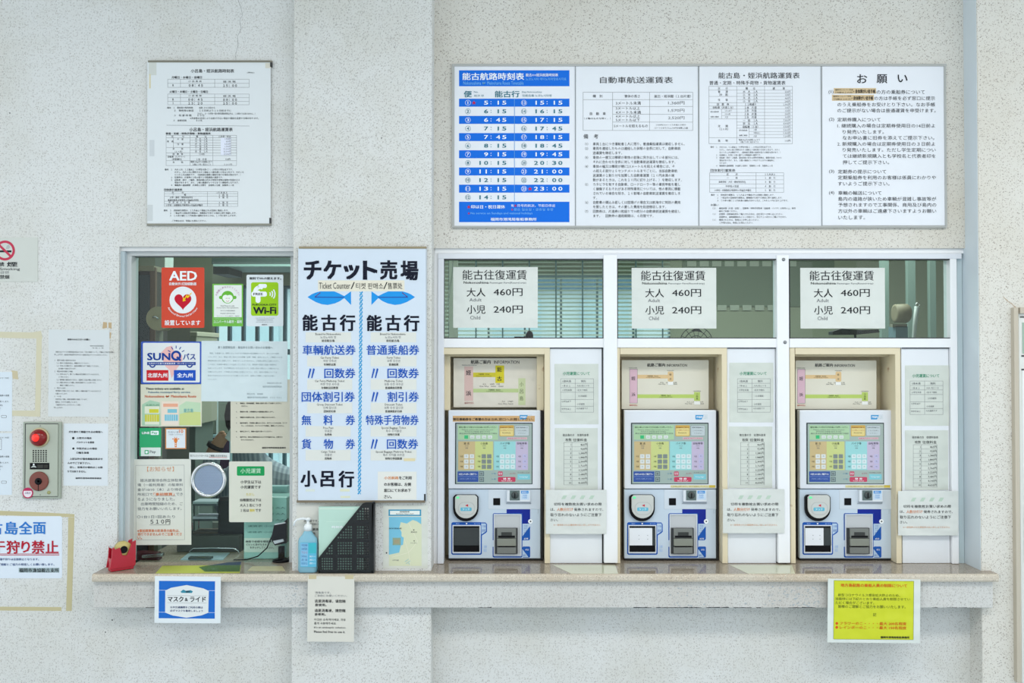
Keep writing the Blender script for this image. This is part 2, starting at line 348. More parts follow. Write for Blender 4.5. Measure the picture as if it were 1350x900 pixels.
# ---- window 1 (ticket counter window)
w1 = empty('window_1', (wx0, YW, ZS)); w1['kind'] = 'structure'
def wbox(par, name, x0, y0, x1, y1, Y, d, m, bevel=.0015):
    g = Geo(); g.pbox(x0, y0, x1, y1, Y, d, m); return mk(name, g, par, bevel=bevel)
xr388 = 392
wbox(w1, 'head_frame', 156, 324, xr388, 331, YL + .012, .1, ALU2); wbox(w1, 'jamb_frame', 156, 331, 163, 743, YL + .012, .1, mat('#b9c8ce', .4))
wbox(w1, 'head_frame', 163, 331, xr388, 337, YL + .03, .06, ALU); wbox(w1, 'jamb_frame', 163, 337, 172, 743, YL + .03, .06, ALU)
wbox(w1, 'jamb_frame', 382, 337, xr388, 743, YW, .04, ALU)
g = Geo(); g.pbox(170, 336, 386, 742, YW + .006, .005, GLASS); mk('glass_pane', g, w1)
g = Geo(); g.pbox(172, 337, 174, 742, YW + .001, .006, DARK); g.pbox(172, 337, 384, 339, YW + .001, .006, DARK); mk('gasket', g, w1)
# ---- window 2 (row of three bays)
w2 = empty('window_2', (xcr, YW, ZS)); w2['kind'] = 'structure'
Yf = YW - .025
wbox(w2, 'head_frame', 573, 327, 1272, 334, YR + .012, .09, WHITE); wbox(w2, 'head_frame', 577, 334, 1268, 341, Yf, .05, mat('#dfe3ea', .35))
wbox(w2, 'jamb_frame', 570, 329, 577, 743, YR + .014, .09, WHITE); wbox(w2, 'jamb_frame', 577, 341, 585, 743, Yf, .05, mat('#e2e6ee', .35))
wbox(w2, 'jamb_frame', 1254, 341, 1263, 743, Yf, .05, WHITE); wbox(w2, 'jamb_frame', 1263, 334, 1270, 743, YR + .02, .08, mat('#c3d3d8', .35));
wbox(w2, 'mullion', 796, 336, 814, 742, Yf - .006, .05, WHITE, .002); wbox(w2, 'mullion', 1025, 336, 1041, 742, Yf - .006, .05, WHITE, .002)
for a, b in ((585, 796), (814, 1025), (1041, 1254)):
    wbox(w2, 'transom', a, 446, b, 458, Yf, .05, WHITE)
    g = Geo(); g.pbox(a - 1, 341, b + 1, 447, YW, .005, GLASS); mk('glass_pane', g, w2)
    g = Geo(); g.pbox(a, 341, b, 342.6, Yf + .002, .02, DARK); g.pbox(a, 444.8, b, 446, Yf + .002, .02, DARK); g.pbox(b - 1, 342, b, 446, Yf + .002, .02, DARK); g.pbox(a, 342, a + .8, 446, Yf + .002, .02, DARK); mk('gasket', g, w2)
for px, py in ((1033, 342), (1035, 451)):
    p = U(px, py, Yf - .006); g = Geo().lathe([(.0065, 0), (.0055, -.002), (.002, -.003)], (p.x, p.y, p.z), mat('#8d9092', .3, 1), 14, 'y'); mk('screw', g, w2)
for a, b in ((725, 796), (959, 1025), (1189, 1254)):
    wbox(w2, 'side_panel', a, 458, b - 2.5, 742, Yf + .012, .01, mat('#e6eaef', .3), .001)
    g = Geo(); g.pbox(b - 2.5, 458, b, 742, Yf + .018, .01, DARK); g.pbox(a, 458, b, 459.5, Yf + .011, .004, DARK); mk('gasket', g, w2)

# ---- edge of the door frame at the far side of the pillar
d1 = empty('door_1', U(1345, 757, YC)); d1['kind'] = 'structure'
wbox(d1, 'door_frame', 1339, 405, 1345, 900, YC - .02, .06, mat('#c2b9a8', .5)); wbox(d1, 'door_frame', 1345, 405, 1420, 413, YC - .02, .06, mat('#c2b9a8', .5))
wbox(d1, 'door_leaf', 1345, 413, 1420, 900, YC - .005, .03, mat('#e4e6e2', .4))
g = Geo(); g.pbox(1345, 417, 1420, 418.5, YC - .007, .003, DARK); g.pbox(1347, 468, 1420, 470, YC - .007, .003, DARK); g.pbox(1347, 486, 1420, 488, YC - .007, .003, DARK); mk('seam', g, d1)
g = Geo(); g.pbox(1348, 425, 1420, 466, YC - .0065, .002, mat('#9fb8a8', .3)); g.pbox(1349, 488, 1420, 740, YC - .0065, .002, mat('#eef0ef', .3)); mk('door_panel', g, d1)

# ================================================================ POSTERS ON THE WALLS
INKT = ink('#1c6f80'); BLUE = ink('#0a6cdc'); WINK = ink('#f2f7fb'); RED = ink('#c4203a'); LB = ink('#7cc0ee')
YP = YR - .008
fr = Geo()
for a in ((596, 84, 1248, 87), (596, 297.5, 1248, 300), (596, 87, 599, 297.5), (1245.5, 87, 1248, 297.5)): fr.pbox(*a, YP - .004, .012, mat('#aeb0ad', .35))
f_ = empty('notice_board_case', U(922, 300, YR)); tag(f_, 'long thin grey metal frame around the four white timetable and fare boards', 'frame')
mk('rail', fr, f_)
g = Geo(); g.pbox(598, 86, 1246, 299, YP + .001, .007, mat('#d9dbdc', .5)); mk('backing_board', g, f_)
for x in (758.5, 921, 1083): g = Geo(); g.pbox(x - .5, 87, x + .7, 298, YP - .002, .003, mat('#8b9195', .5)); mk('joint_strip', g, f_)
# 1 blue timetable
s = Sign('timetable_board', 'blue and white ferry timetable board with striped departure rows', 'sign', (599, 87, 758, 298), YP, mat('#e6eaf1', .35), (590, 80, 4.088), group='boards in the long wall frame')
s.rect(62, 52, 657, 138, BLUE).T('能古航路時刻表', 80, 66, 413, 105, WINK, .035).T('Nokonoshima ⇔ Meinohama Route Timetable', 85, 112, 410, 130, LB)
s.T('能古↔姪浜航路時刻表', 422, 69, 596, 86, WINK, .02).T('노코노시마 메이노하마항로시각표', 422, 92, 640, 107, LB)
s.T('便', 88, 163, 131, 198, INKT, .03).T('No.', 143, 164, 166, 174, INKT).T('班次 편', 143, 183, 195, 195, INKT).T('能古行', 255, 163, 388, 198, INKT, .03).T('Dep.Nokonoshima', 402, 165, 508, 176, INKT).T('往能古島 노코노시마행', 402, 182, 560, 195, INKT)
A_ = ['5:15', '6:15', '6:45', '7:15', '7:45', '8:15', '9:15', '10:15', '11:15', '12:15', '13:15', '14:15']
B_ = ['15:15', '16:15', '17:15', '17:45', '18:15', '18:45', '19:45', '20:30', '21:00', '22:00', '23:00']
def clock(s, t, xr, yc, m):
    p = 30.0; cells = t.replace(':', ' : ').split(' ')
    chars = list(t); xx = xr
    for ch in reversed(chars):
        if ch == ':': s.T(':', xx - 19, yc - 8, xx - 14, yc + 8, m, .01); xx -= 32
        elif ch == '1': s.T('1', xx - 14, yc - 10.5, xx - 7, yc + 10.5, m, .03); xx -= 33
        else: s.T(ch, xx - 22, yc - 10.5, xx, yc + 10.5, m, .03); xx -= 33
for i in range(12):
    y0 = 205 + 46.3 * i; yc = y0 + 22; odd = i % 2 == 0; m = WINK if odd else INKT
    if odd: s.rect(62, y0, 657, y0 + 43, BLUE)
    for j, lst, xn, xr in ((i, A_, 110, 317), (i + 12, B_, 412, 619)):
        if i >= len(lst): continue
        s.arc(xn, yc, 14, 1.6, 0, 360, m, 1, 18); t = str(j + 1); hw = 4 if j == 0 else (7 if len(t) == 1 else 10)
        s.T(t, xn - hw * (.5 if j == 0 else .9), yc - 8, xn + hw * (.5 if j == 0 else .9), yc + 8, m, .03); clock(s, lst[i], xr, yc, m)
    if i == 0: s.T('★', 130, yc - 12, 155, yc + 11, RED)
    if i == 10: s.T('★', 432, yc - 12, 457, yc + 11, RED)
s.rect(359, 205, 362, 762, ink('#5d9ad8'), 2).rect(62, 760, 657, 870, BLUE)
s.T('★', 104, 777, 126, 798, RED).T('印は日・祝日運休', 127, 778, 310, 797, WINK, .03).T('有', 342, 773, 357, 788, WINK).T('★', 358, 773, 374, 789, RED).T('符号的航次，节假日停运', 376, 773, 580, 789, WINK).T('★', 342, 795, 355, 808, RED).T('편은 일요일・공휴일 휴항', 358, 795, 570, 809, LB)
s.T('★', 108, 815, 122, 829, RED).T('No service on Sundays and national holidays', 125, 816, 458, 831, LB).T('福岡市港湾局客船事務所', 232, 846, 480, 863, WINK, .03)
s.end()
# 2 car fares
s = Sign('car_fare_board', 'white fare board for cars, with a ruled price table and long notes', 'sign', (759, 87, 921, 298), YP, mat('#e3e8ef', .35), (755, 80, 4.088), group='boards in the long wall frame')
s.T('自動車航送運賃表', 147, 87, 540, 122, INK, .012)
for a in ((56, 170, 647, 170), (56, 210, 647, 210), (215, 247, 647, 247), (215, 289, 647, 289), (215, 331, 647, 331), (56, 376, 647, 376), (56, 170, 56, 376), (647, 170, 647, 376), (215, 170, 215, 376), (414, 170, 414, 376)): s.line(*a, 1.6, GREYINK)
s.T('種　別', 108, 184, 160, 199).T('車体の長さ', 279, 184, 362, 200).T('能古・姪浜間（１台片道）', 440, 184, 636, 200).T('自　動　車', 92, 278, 178, 294).T('（２輪のものを除く。）', 62, 306, 204, 317)
s.T('3メートル未満', 232, 220, 367, 238).T('3メートル以上', 232, 249, 362, 265).T('4メートル未満', 232, 270, 367, 287).T('4メートル以上', 232, 292, 362, 308).T('5メートル以下', 232, 312, 362, 328).T('5メートルを超えるもの', 222, 344, 404, 360)
s.T('1,360円', 514, 219, 602, 238, GREYINK).T('1,570円', 514, 260, 602, 278, GREYINK).T('2,520円', 514, 300, 602, 318, GREYINK).T('2,520円に5メートルを超える部分', 448, 342, 610, 350).T('1メートルまでごとに710円を加算した額', 440, 358, 620, 368)
s.T('備　考', 58, 396, 138, 421)
for i, (n_, t) in enumerate([('（1）', '車両１台につき運転者１人に限り、普通乗船運賃は徴収しません。'), ('（2）', '車両を連結したものは連結した状態の全長に対して、自動車航'), ('', '送運賃を徴収します。'), ('（3）', '車体の一部又は積荷が車体の前後に突き出している部分には、'), ('', 'それに合わせた全長に対して自動車航送運賃を徴収します。'), ('（4）', '車体の幅又は積荷が横に2.5メートルを超える場合には、そ'), ('', 'の超える部分２５センチメートルまでごとに、当該自動車航'), ('', '送運賃の１割５分を加算した自動車運賃（１０円未満の端'), ('', '数があるときは、これを１０円に切り上げる。）を徴収します。'), ('（5）', 'カタピラを有する自動車、ロードローラー等の車両甲板を著し'), ('', 'く損傷するおそれがある特殊車両については、他の車両に積載'), ('', 'されている場合を除き、１０割増の自動車航送運賃を徴収しま'), ('', 'す。'), ('（6）', '自動車の積込み若しくは陸揚げの場合又は航海中に特別の費用'), ('', 'を要したときは、その要した費用を別途徴収します。'), ('（7）', '回数券は、片道券11枚綴りで10枚分の自動車航送運賃を徴収し'), ('', 'ます。　回数券の通用期間は、６月間です。')]):
    y = 449 + i * 24.2; s.L(n_, 56, y, 15, 17) if n_ else 0; s.L(t, 108, y, 16.9, 18)
s.end()
# 3 passenger fares
s = Sign('passenger_fare_board', 'white fare board with two dense price tables for passengers and groups', 'sign', (922, 87, 1083, 298), YP, mat('#e3e8ef', .35), (915, 80, 4.091), group='boards in the long wall frame')
s.T('能古島・姪浜航路運賃表', 131, 64, 569, 97, INK, .012).T('普通・定期・特殊手荷物・貨物運賃表', 82, 109, 493, 131)
yy = [138, 159, 176, 193, 210, 227, 244, 261, 279, 296, 314, 331, 348, 364, 382, 398, 415, 448]
s.box(80, 138, 530, 448, 1.5, GREYINK); s.line(230, 138, 230, 448, 1.5, GREYINK); s.line(380, 138, 380, 448, 1.5, GREYINK)
for i, y in enumerate(yy[1:-1]):
    s.line(380, y, 530, y, 1.3, GREYINK); s.line(80 if y in (159, 193, 227, 244, 261, 314, 415) else (296 if y in (382, 398) else 230), y, 380, y, 1.3, GREYINK)
s.line(148, 261, 148, 314, 1.3, GREYINK).line(148, 279, 230, 279, 1.3, GREYINK).line(148, 296, 230, 296, 1.3, GREYINK).line(296, 364, 296, 415, 1.3, GREYINK)
for t, x, y in (('区　　分', 155, 150), ('普　　通', 155, 168), ('（片　道）', 155, 184), ('往　　復', 155, 212), ('回　数　券', 155, 236), ('自転車（片道１台）', 155, 253), ('定　　期', 155, 353), ('（１ヶ月）', 155, 369), ('貨　　物', 155, 432)): s.L(t, x, y, 13.5, 14, al='c')
for t, x, y in (('種　　位', 303, 150), ('大　人　１人', 303, 168), ('小　児　１人', 303, 185), ('大　人　１人', 303, 202), ('小　児　１人', 303, 219), ('１１枚綴り', 303, 236), ('１台　片道', 303, 253), ('１台　片道', 303, 270), ('１台　片道', 303, 288), ('１台　片道', 303, 305), ('一　般　１人', 303, 323), ('学　生　１人', 303, 340), ('自転車（１台）', 303, 357), ('運　　　賃', 456, 150)): s.L(t, x, y, 13.5, 14, al='c')
for i, t in enumerate(['230円', '120円', '460円', '240円', '2,300円', '100円', '120円', '240円', '360円', '7,350円', '4,900円', '3,000円', '3,600円', '5,400円', '7,200円']): s.L(t, 519, 168 + i * 17.1, 12.5, 13, GREYINK, al='r')
s.L('110円', 519, 432, 13, 14, al='r').L('原付自転車', 88, 276, 9).L('自動二輪車', 88, 303, 9).L('125cc以下', 165, 270, 9).L('125cc超', 165, 288, 9).L('大型', 165, 305, 9).L('原付自転車', 242, 376, 9).L('自動二輪車', 242, 403, 9).L('小型', 320, 373, 9).L('中型以上', 320, 390, 9).L('大型', 320, 407, 9).L('重量25kg又は容積0.1m³まで', 240, 427, 9.5).L('（1個につき）超えるごと', 240, 439, 9.5)
s.para(['備考　１　大人とは、１２歳以上（小学生を除く）、小児は小学生以下です。', '　　　　　ただし、大人１名に同伴される１歳以上６歳未満の小児は１名まで、大人１', '　　　　　名につき１人は無料です。（団体割引運賃の適用を受ける場合を除きます。）', '　　　２　往復券は、片道の２倍の額で２日間通用の運賃です。', '　　　３　自転車・原付・二輪車、運送約款の定める特殊手荷物は、運賃が別途、かかる', '　　　　　場合があります。また、１個の重量が３０キログラムまでの乗船券と', '　　　　　なります。', '　　　４　乗船券の通用期間　片道券１日限り　回数券１ヶ月　定期券１ヶ月'], 88, 466, 14.4, 9.6, 10.5)
s.T('団体割引運賃表', 88, 584, 222, 600).box(84, 604, 483, 710, 1.5, GREYINK).line(334, 604, 334, 710, 1.5, GREYINK)
for y in (621, 642, 665, 687): s.line(84, y, 483, y, 1.3, GREYINK)
for t, x, y in (('区　　　分', 205, 613), ('１５人以上', 408, 613), ('一　　　般', 205, 632), ('１　割　引', 408, 632), ('高等学校・大学・専修学校学生', 205, 654), ('３　割　引', 408, 654), ('中学校の生徒', 205, 677), ('４　割　引', 408, 677), ('小学校・幼稚園及び保育所の児童及び園児', 208, 699), ('５　割　引', 408, 699)): s.L(t, x, y, 10.5 if len(t) > 10 else 12, 12, al='c')
s.para(['備考　１　団体割引運賃は、１５人以上で構成される団体に適用します。', '　　　２　一般以外の団体割引運賃は、教職員が引率する場合に限り適用します。', '　　　３　この表の額に１０円未満の端数があるときは、これを１０円に切り上げます。'], 90, 724, 15.2, 10.6, 11)
s.T('お願い', 90, 772, 132, 784)
s.para(['（１）　乗船券類（片道・往復）、回数券・特殊手荷物券（自転車・バイク）は発売の上、券売', '　　　　機をご利用ください。', '（２）　定期券・団体乗船券をご購入される方は、出札窓口へお申し出ください。', '　　　　定期券は、通用期間始めの１ヶ月前から、窓口で１ヶ月からご購入できます。', '（３）　乗車される方は、車両口にお申し出ください。', '　　　　ご不明な点は、係員にお尋ねください。'], 92, 796, 15.6, 10.6, 11)
s.end()
# 4 requests
s = Sign('request_board', 'white board of numbered passenger requests with two beige correction strips', 'sign', (1084, 87, 1246, 297), YP, mat('#e8ecf3', .35), (1080, 80, 4.089), group='boards in the long wall frame')
s.T('お', 203, 74, 258, 122, INK, .02).T('願', 309, 74, 366, 122, INK, .02).T('い', 422, 76, 475, 117, INK, .02)
s.rect(78, 148, 306, 178, ink('#d5bd96')).rect(68, 184, 294, 216, ink('#d5bd96'))
s.T('福岡市シルバー手帳', 84, 153, 182, 162).T('（70歳以上の方）', 86, 167, 182, 177).T('・身体障がい者手帳', 184, 155, 302, 177, INK, .03).T('福岡市シルバー手帳', 74, 188, 172, 197).T('（70歳以上の方）', 76, 203, 172, 213).T('・身体障がい者手帳', 174, 191, 290, 213, INK, .03)
s.T('(1)', 50, 159, 76, 181).T('の方の乗船券について', 308, 158, 568, 181).T('の方は手帳を必ず窓口に提示', 296, 192, 623, 214)
for y, n_, x0, t, x1 in ((237, '', 97, 'のうえ乗船券をお受けとり下さい。なお手帳', 624), (269, '', 97, 'のご提示がない場合は普通運賃を申受けます。', 627), (318, '(2)', 97, '定期券購入について', 330), (351, '', 97, '1. 継続購入の場合は定期券使用日の14日前よ', 623), (384, '', 126, 'り発売いたします。', 348), (416, '', 126, 'なお申込書に旧券を添えてご提示下さい。', 620), (449, '', 97, '2. 新規購入の場合は定期券使用日の３日前よ', 623), (481, '', 126, 'り発売いたします。ただし学生定期につい', 627), (514, '', 126, 'ては継続新規購入とも学校名と代表者印を', 627), (548, '', 126, '押してご提示下さい。', 376), (598, '(3)', 100, '定期券の提示について', 360), (630, '', 100, '定期乗船券を利用のお客様は係員にわかりや', 628), (663, '', 100, 'すいようご提示下さい。', 378), (713, '(4)', 102, '車輌の輸送について', 335), (745, '', 102, '島内の道路が狭いため車輌が混雑し事故等が', 630), (777, '', 102, '予想されますので工事関係、商用及び島内の', 630), (810, '', 102, '方以外の車輌はご遠慮下さいますようお願い', 630), (845, '', 102, 'いたします。', 246)):
    s.T(t, x0, y - 11, x1, y + 11)
    if n_: s.T(n_, 52, y - 10, 80, y + 11)
s.end()

# framed timetable on the wall over the ticket window
s = Sign('timetable_poster', 'white ferry timetable and fare poster in a thin worn frame above the ticket window', 'poster', (194.5, 81, 357, 296), YL - .006, mat('#dde2e4', .45, kind='paper'), (190, 70, 3.75), thick=.002)
s.rect(24, 45, 62, 110, ink('#cfd2cc')).rect(600, 50, 628, 75, ink('#d6d3c6')).rect(26, 105, 34, 175, ink('#d9cfae')).rect(28, 430, 52, 510, ink('#ccd1d4')).rect(18, 750, 44, 830, ink('#ccd1d2'))
s.T('小呂島・姪浜航路時刻表', 232, 80, 446, 98, INK, .02).T('(現在)', 510, 94, 546, 102).T('月曜日・水曜日・金曜日', 137, 115, 287, 127, INK, .02).T('火曜日・木曜日・土曜日・日曜日', 127, 186, 316, 198, INK, .02)
for y0, y1, ys in ((130, 170, (150,)), (203, 256, (221, 239))):
    s.box(118, y0, 520, y1, 1.2, GREYINK)
    for y in ys: s.line(118, y, 520, y, 1.2, GREYINK)
    for x in (181, 350): s.line(x, y0, x, y1, 1.2, GREYINK)
s.T('小 呂 島 発', 220, 136, 286, 145).T('姪 浜 発', 392, 137, 454, 147).T('1', 142, 155, 146, 165).T('０８：４５', 222, 155, 292, 167, INK, .03).T('１５：００', 392, 156, 460, 168, INK, .03)
s.T('小 呂 島 発', 220, 207, 286, 216).T('姪 浜 発', 392, 208, 454, 218).T('1', 142, 225, 146, 235).T('2', 142, 243, 147, 253).T('０８：４５', 220, 225, 290, 236, INK, .03).T('０９：００', 392, 226, 460, 237, INK, .03).T('１３：２０', 220, 243, 290, 255, INK, .03).T('１５：００', 392, 243, 460, 255, INK, .03)
for y, x0, t, x1 in ((271, 115, '備考　１　乗船券の発売時間　　　出航 ３０分前から', 352), (285, 150, '２　車両等の航送　　１５日前より１０日前までに', 432), (300, 265, '（ただし、８・９月等一部の車両運航時間以外は、この限りではありません。）', 550), (309, 150, '３　所 要 時 間　　６５分', 300), (323, 228, '※天候等の状況により出航できない場合や運航を変更する事があります。', 568), (334, 146, '４　旅客定員　　　　８０名', 288)): s.T(t, x0, y - 5, x1, y + 5)
s.line(112, 357, 522, 361, 1.4, GREYINK).T('小呂島・姪浜航路運賃表', 225, 369, 439, 388, INK, .02).T('普通・定期・特殊手荷物・貨物運賃表', 108, 393, 330, 404, INK, .03)
s.box(110, 407, 458, 556, 1.2, GREYINK).line(228, 407, 228, 556, 1.2, GREYINK).line(341, 407, 341, 556, 1.2, GREYINK).line(146, 419, 146, 467, 1.2, GREYINK)
for y in (419, 431, 444, 456, 467, 480, 494, 507, 532): s.line(341, y, 458, y, 1.2, GREYINK); s.line(146 if y == 444 else (110 if y in (419, 467, 494, 507, 532) else 228), y, 341, y, 1.2, GREYINK)
s.rect(380, 419, 430, 505, ink('#e2e6f3'), 1)
for i, t in enumerate(['1,700円', '850円', '3,400円', '1,700円', '51,000円', '25,500円', '17,000円']): s.L(t, 430, 425 + i * 12.4, 10, 11, GREYINK, al='r')
for t, x, y in (('区　　　　分', 168, 413), ('種　　　位', 284, 413), ('小呂島〜姪浜', 399, 413), ('普　通', 130, 437), ('片　道', 180, 426), ('往　復', 180, 451), ('大　人　１人', 284, 425), ('小　児　１人', 284, 437), ('大　人　１人', 284, 450), ('小　児　１人', 284, 462), ('定　　　期', 168, 474), ('（１ヶ月）', 168, 487), ('一　般　１人', 284, 474), ('学　生　１人', 284, 487), ('回　数　券', 168, 500), ('（11枚）', 284, 500), ('自転車（リヤカー）', 160, 513), ('（原動機付）', 160, 525), ('１台　片道', 284, 525), ('貨　　　物', 168, 540), ('重量100kgまたは容積0.3まで', 284, 538), ('（1個につき）超えるごと', 284, 551), ('520円', 415, 525), ('２３０円', 415, 551)): s.L(t, x, y, 8.5 if len(t) > 9 else 10.5, 10, al='c')
s.para(['備考　１　大人とは、１２歳以上（小学生を除く）、小児は小学生以下です。', '　　　　　ただし、大人１名に同伴される１歳以上６歳未満の小児は１名まで、大人１名', '　　　　　につき１人は無料です。（団体割引運賃の適用を受ける場合は除きます。）', '　　　２　往復券は、片道券の２倍の額で２日間通用の運賃です。', '　　　３　自転車・原付・二輪車、運送約款の定める特殊手荷物は運賃が別途かかる', '　　　　　場合があります。また、１個の重量が３０キロまでの乗船券となります。', '　　　４　乗船券の通用期間　片道券１日限り　往復券２日間　回数券１ヶ月'], 103, 576, 12.9, 9.8, 10, INK, .012)
s.T('団体割引運賃表', 100, 670, 190, 682, INK, .02).box(101, 685, 464, 758, 1.2, GREYINK).line(314, 685, 314, 758, 1.2, GREYINK)
for y in (695, 708, 732, 745): s.line(101, y, 464, y, 1.2, GREYINK)
for t, x, y in (('区　　　　分', 168, 690), ('１５ 人 以 上', 385, 690), ('一　　　　　般', 175, 701), ('１　割　引', 392, 702), ('大学・高校・専修学校学生', 185, 714), ('３　割　引', 392, 714), ('養護学校及び保育所の児童及び学生', 195, 727), ('中　学　校　の　生　徒', 175, 738), ('４　割　引', 392, 739), ('小学校・幼稚園及び保育所の児童及び園児', 200, 752), ('５　割　引', 392, 752)): s.L(t, x, y, 9.6, 10, INK, .015, al='c')
s.para(['備考　１　団体割引運賃は、１５人以上で構成される団体に適用します。', '　　　２　一般以外の団体割引運賃は、教職員が引率する場合に限り適用します。', '　　　３　この表の額に１０円未満の端数があるときは、１０円に切り上げます。', '', '　　　　ご不明な点は、係員にお尋ねください。'], 98, 778, 12.8, 9.9, 10, INK, .015)
o = s.end()
g = Geo(); g.pbox(195, 79.5, 358.5, 82, YL - .01, .01, mat('#7d7a6c', .5)); g.pbox(193.5, 294.5, 357, 297, YL - .01, .01, mat('#8a897d', .5)); g.pbox(356, 82, 358.5, 88, YL - .009, .009, DARK); g.pbox(355, 287, 357, 295, YL - .009, .009, DARK); mk('frame_rail', g, o)

# ticket counter sign on the column
KN = ink('#0d1226'); KB = ink('#1f57b5'); FB = ink('#1f93e0')
s = Sign('ticket_counter_sign', 'tall pale blue ticket counter sign with two fish on the column', 'sign', (393.5, 327, 561.5, 660), YC - .01, mat('#d2deeb', .4), (390, 325, 7.5), thick=.004)
s.T('チ', 82, 138, 256, 328, KN, .085).T('ケ', 275, 138, 452, 323, KN, .085).T('ッ', 474, 180, 632, 325, KN, .085).T('ト', 664, 140, 810, 328, KN, .085).T('売', 834, 136, 1006, 328, KN, .08).T('場', 1036, 140, 1214, 335, KN, .08)
s.rect(222, 334, 1076, 442, ink('#e3decd')).T('Ticket Counter', 232, 356, 540, 418, INK).T('/', 545, 352, 585, 420).T('티켓 판매소', 597, 360, 866, 420, INK).T('/', 868, 352, 908, 420).T('售票处', 910, 358, 1056, 420, INK)
for sx, x0, k in ((1, 118, 1), (-1, 1180, -1)):
    up = [(0, 500), (40, 472), (80, 455), (125, 443), (265, 443), (310, 462), (365, 490)]; dn = [(365, 508), (320, 540), (270, 562), (200, 577), (140, 570), (80, 548), (35, 522)]
    s.poly([(x0 + k * a, b) for a, b in up + dn], FB).poly([(x0 + k * a, b) for a, b in [(362, 490), (430, 443), (431, 578), (362, 508)]], FB)
    s.line(x0 + k * 128, 455, x0 + k * 72, 500, 8, ink('#63357a'), 1).line(x0 + k * 72, 500, x0 + k * 362, 502, 8, ink('#2a3f9a'), 1)
s.T('能', 68, 672, 220, 832, KN, .07).T('古', 254, 672, 406, 832, KN, .07).T('行', 436, 672, 592, 835, KN, .07).T('能', 702, 676, 854, 835, KN, .07).T('古', 888, 676, 1040, 835, KN, .07).T('行', 1068, 676, 1224, 838, KN, .07)
WAV = [(648, 440)]
y = 445; k = 1
while y < 2418:
    xc = 648 - (y - 445) / 1970 * 18; s.line(xc + 14 * k, y, xc - 14 * k, y + 40, 13, ink('#2b93cf'), 0).line(xc - 14 * k, y + 3, xc + 14 * k, y + 40, 9, ink('#57a9cf'), 1); y += 40
def tkt(oy, x0, x1, yt, jp, en, kr, zh, xb=None):
    s.grid(390, oy, 7.5); xb = xb or (x0 + 30, x1 - 20)
    s.rect(xb[0], yt + 108, xb[1], yt + 212, ink('#dadcd6')); cx = (xb[0] + xb[1]) / 2
    s.L(en, cx, yt + 124, 27, 30, INK, al='c').L(kr, cx, yt + 157, 27, 28, GREYINK, al='c').L(zh, cx, yt + 193, 24, 26, INK, .02, al='c')
    for t, a, b in jp: s.T(t, a, yt, b, yt + 98, KB, .035)
NB = '신규 노코노시마'
s.grid(390, 435, 7.5)
for a, cx in ((100, 322), (742, 960)):
    s.rect(a, 22, a + 450, 122, ink('#dadcd6')).L('Bound for Nokonoshima', cx, 38, 25, 30, INK, al='c').L('노코노시마 행', cx, 71, 27, 28, GREYINK, al='c').L('前往能古島', cx, 105, 26, 26, INK, .02, al='c')
rows = [(435, 147, [('車輌航送券', 70, 594)], 'Car Ferry Ticket', '차량 항송권', '车辆航运票', [('普通乗船券', 700, 1222)], 'Ferry Ticket', '보통 승선권', '普通船票'),
        (435, 377, [('〃', 122, 190), ('回数券', 284, 592)], 'Car Ferry Multi-trip Ticket', '차량 항송 회수권', '车辆航运回数票', [('〃', 750, 818), ('回数券', 908, 1218)], 'Multi-trip Ticket', '보통 승선 회수권', '普通乘船回数票'),
        (435, 609, [('団体割引券', 60, 586)], 'Group Discount Ticket', '단체 할인권', '团体折扣券', [('〃', 750, 818), ('割引券', 908, 1218)], 'Discount Ticket', '보통 승선 할인권', '普通乘船折扣券'),
        (545, 14, [('無', 60, 156), ('料', 276, 370), ('券', 494, 588)], 'Free Pass', '무료권', '免费券', [('特殊手荷物券', 694, 1216)], 'Special Baggage Ticket', '특수 수하물권', '特殊行李票'),
        (545, 250, [('貨', 60, 156), ('物', 278, 372), ('券', 494, 588)], 'Cargo Ticket', '화물권', '货物券', [('〃', 744, 812), ('回数券', 902, 1212)], 'Special Baggage Multi-trip Ticket', '특수 수하물 회수권', '特殊行李回数票')]
for oy, yt, j1, e1, k1, z1, j2, e2, k2, z2 in rows:
    tkt(oy, 70, 590, yt, j1, e1, k1, z1, (115, 560) if oy == 435 else (100, 545)); tkt(oy, 700, 1220, yt, j2, e2, k2, z2, (742, 1195))
s.grid(390, 545, 7.5).T('小', 50, 562, 212, 722, KN, .07).T('呂', 246, 565, 384, 722, KN, .07).T('行', 424, 562, 580, 728, KN, .07)
s.rect(812, 572, 1195, 850, ink('#dfe0da')).T('小呂航路', 876, 618, 1018, 648, ink('#dc8f57'), .04).T('をご利用', 1022, 616, 1146, 650, INK, .04).T('のお客様は、左側', 874, 680, 1140, 714, INK, .04).T('窓口にてお求め下', 874, 740, 1140, 774, INK, .04).T('さい。', 874, 802, 950, 836, INK, .04)
s.rect(440, 742, 535, 768, ink('#d9dcc2')).rect(100, 745, 190, 768, ink('#d3dbd2')).rect(445, 812, 540, 832, ink('#d9dcc2')).rect(1070, 440, 1180, 468, ink('#dccfa6'), 1)
o = s.end()
g = Geo(); g.pbox(394, 324.8, 562, 327.6, YC - .016, .016, mat('#93876a', .45)); g.pbox(391, 659.4, 560, 662.5, YC - .016, .016, mat('#7a6f5c', .45)); g.pbox(559, 651, 561.2, 660, YC - .015, .015, DARK); g.pbox(561.2, 327, 562.6, 660, YC - .01, .01, mat('#c5cbd0', .4)); mk('frame_rail', g, o)

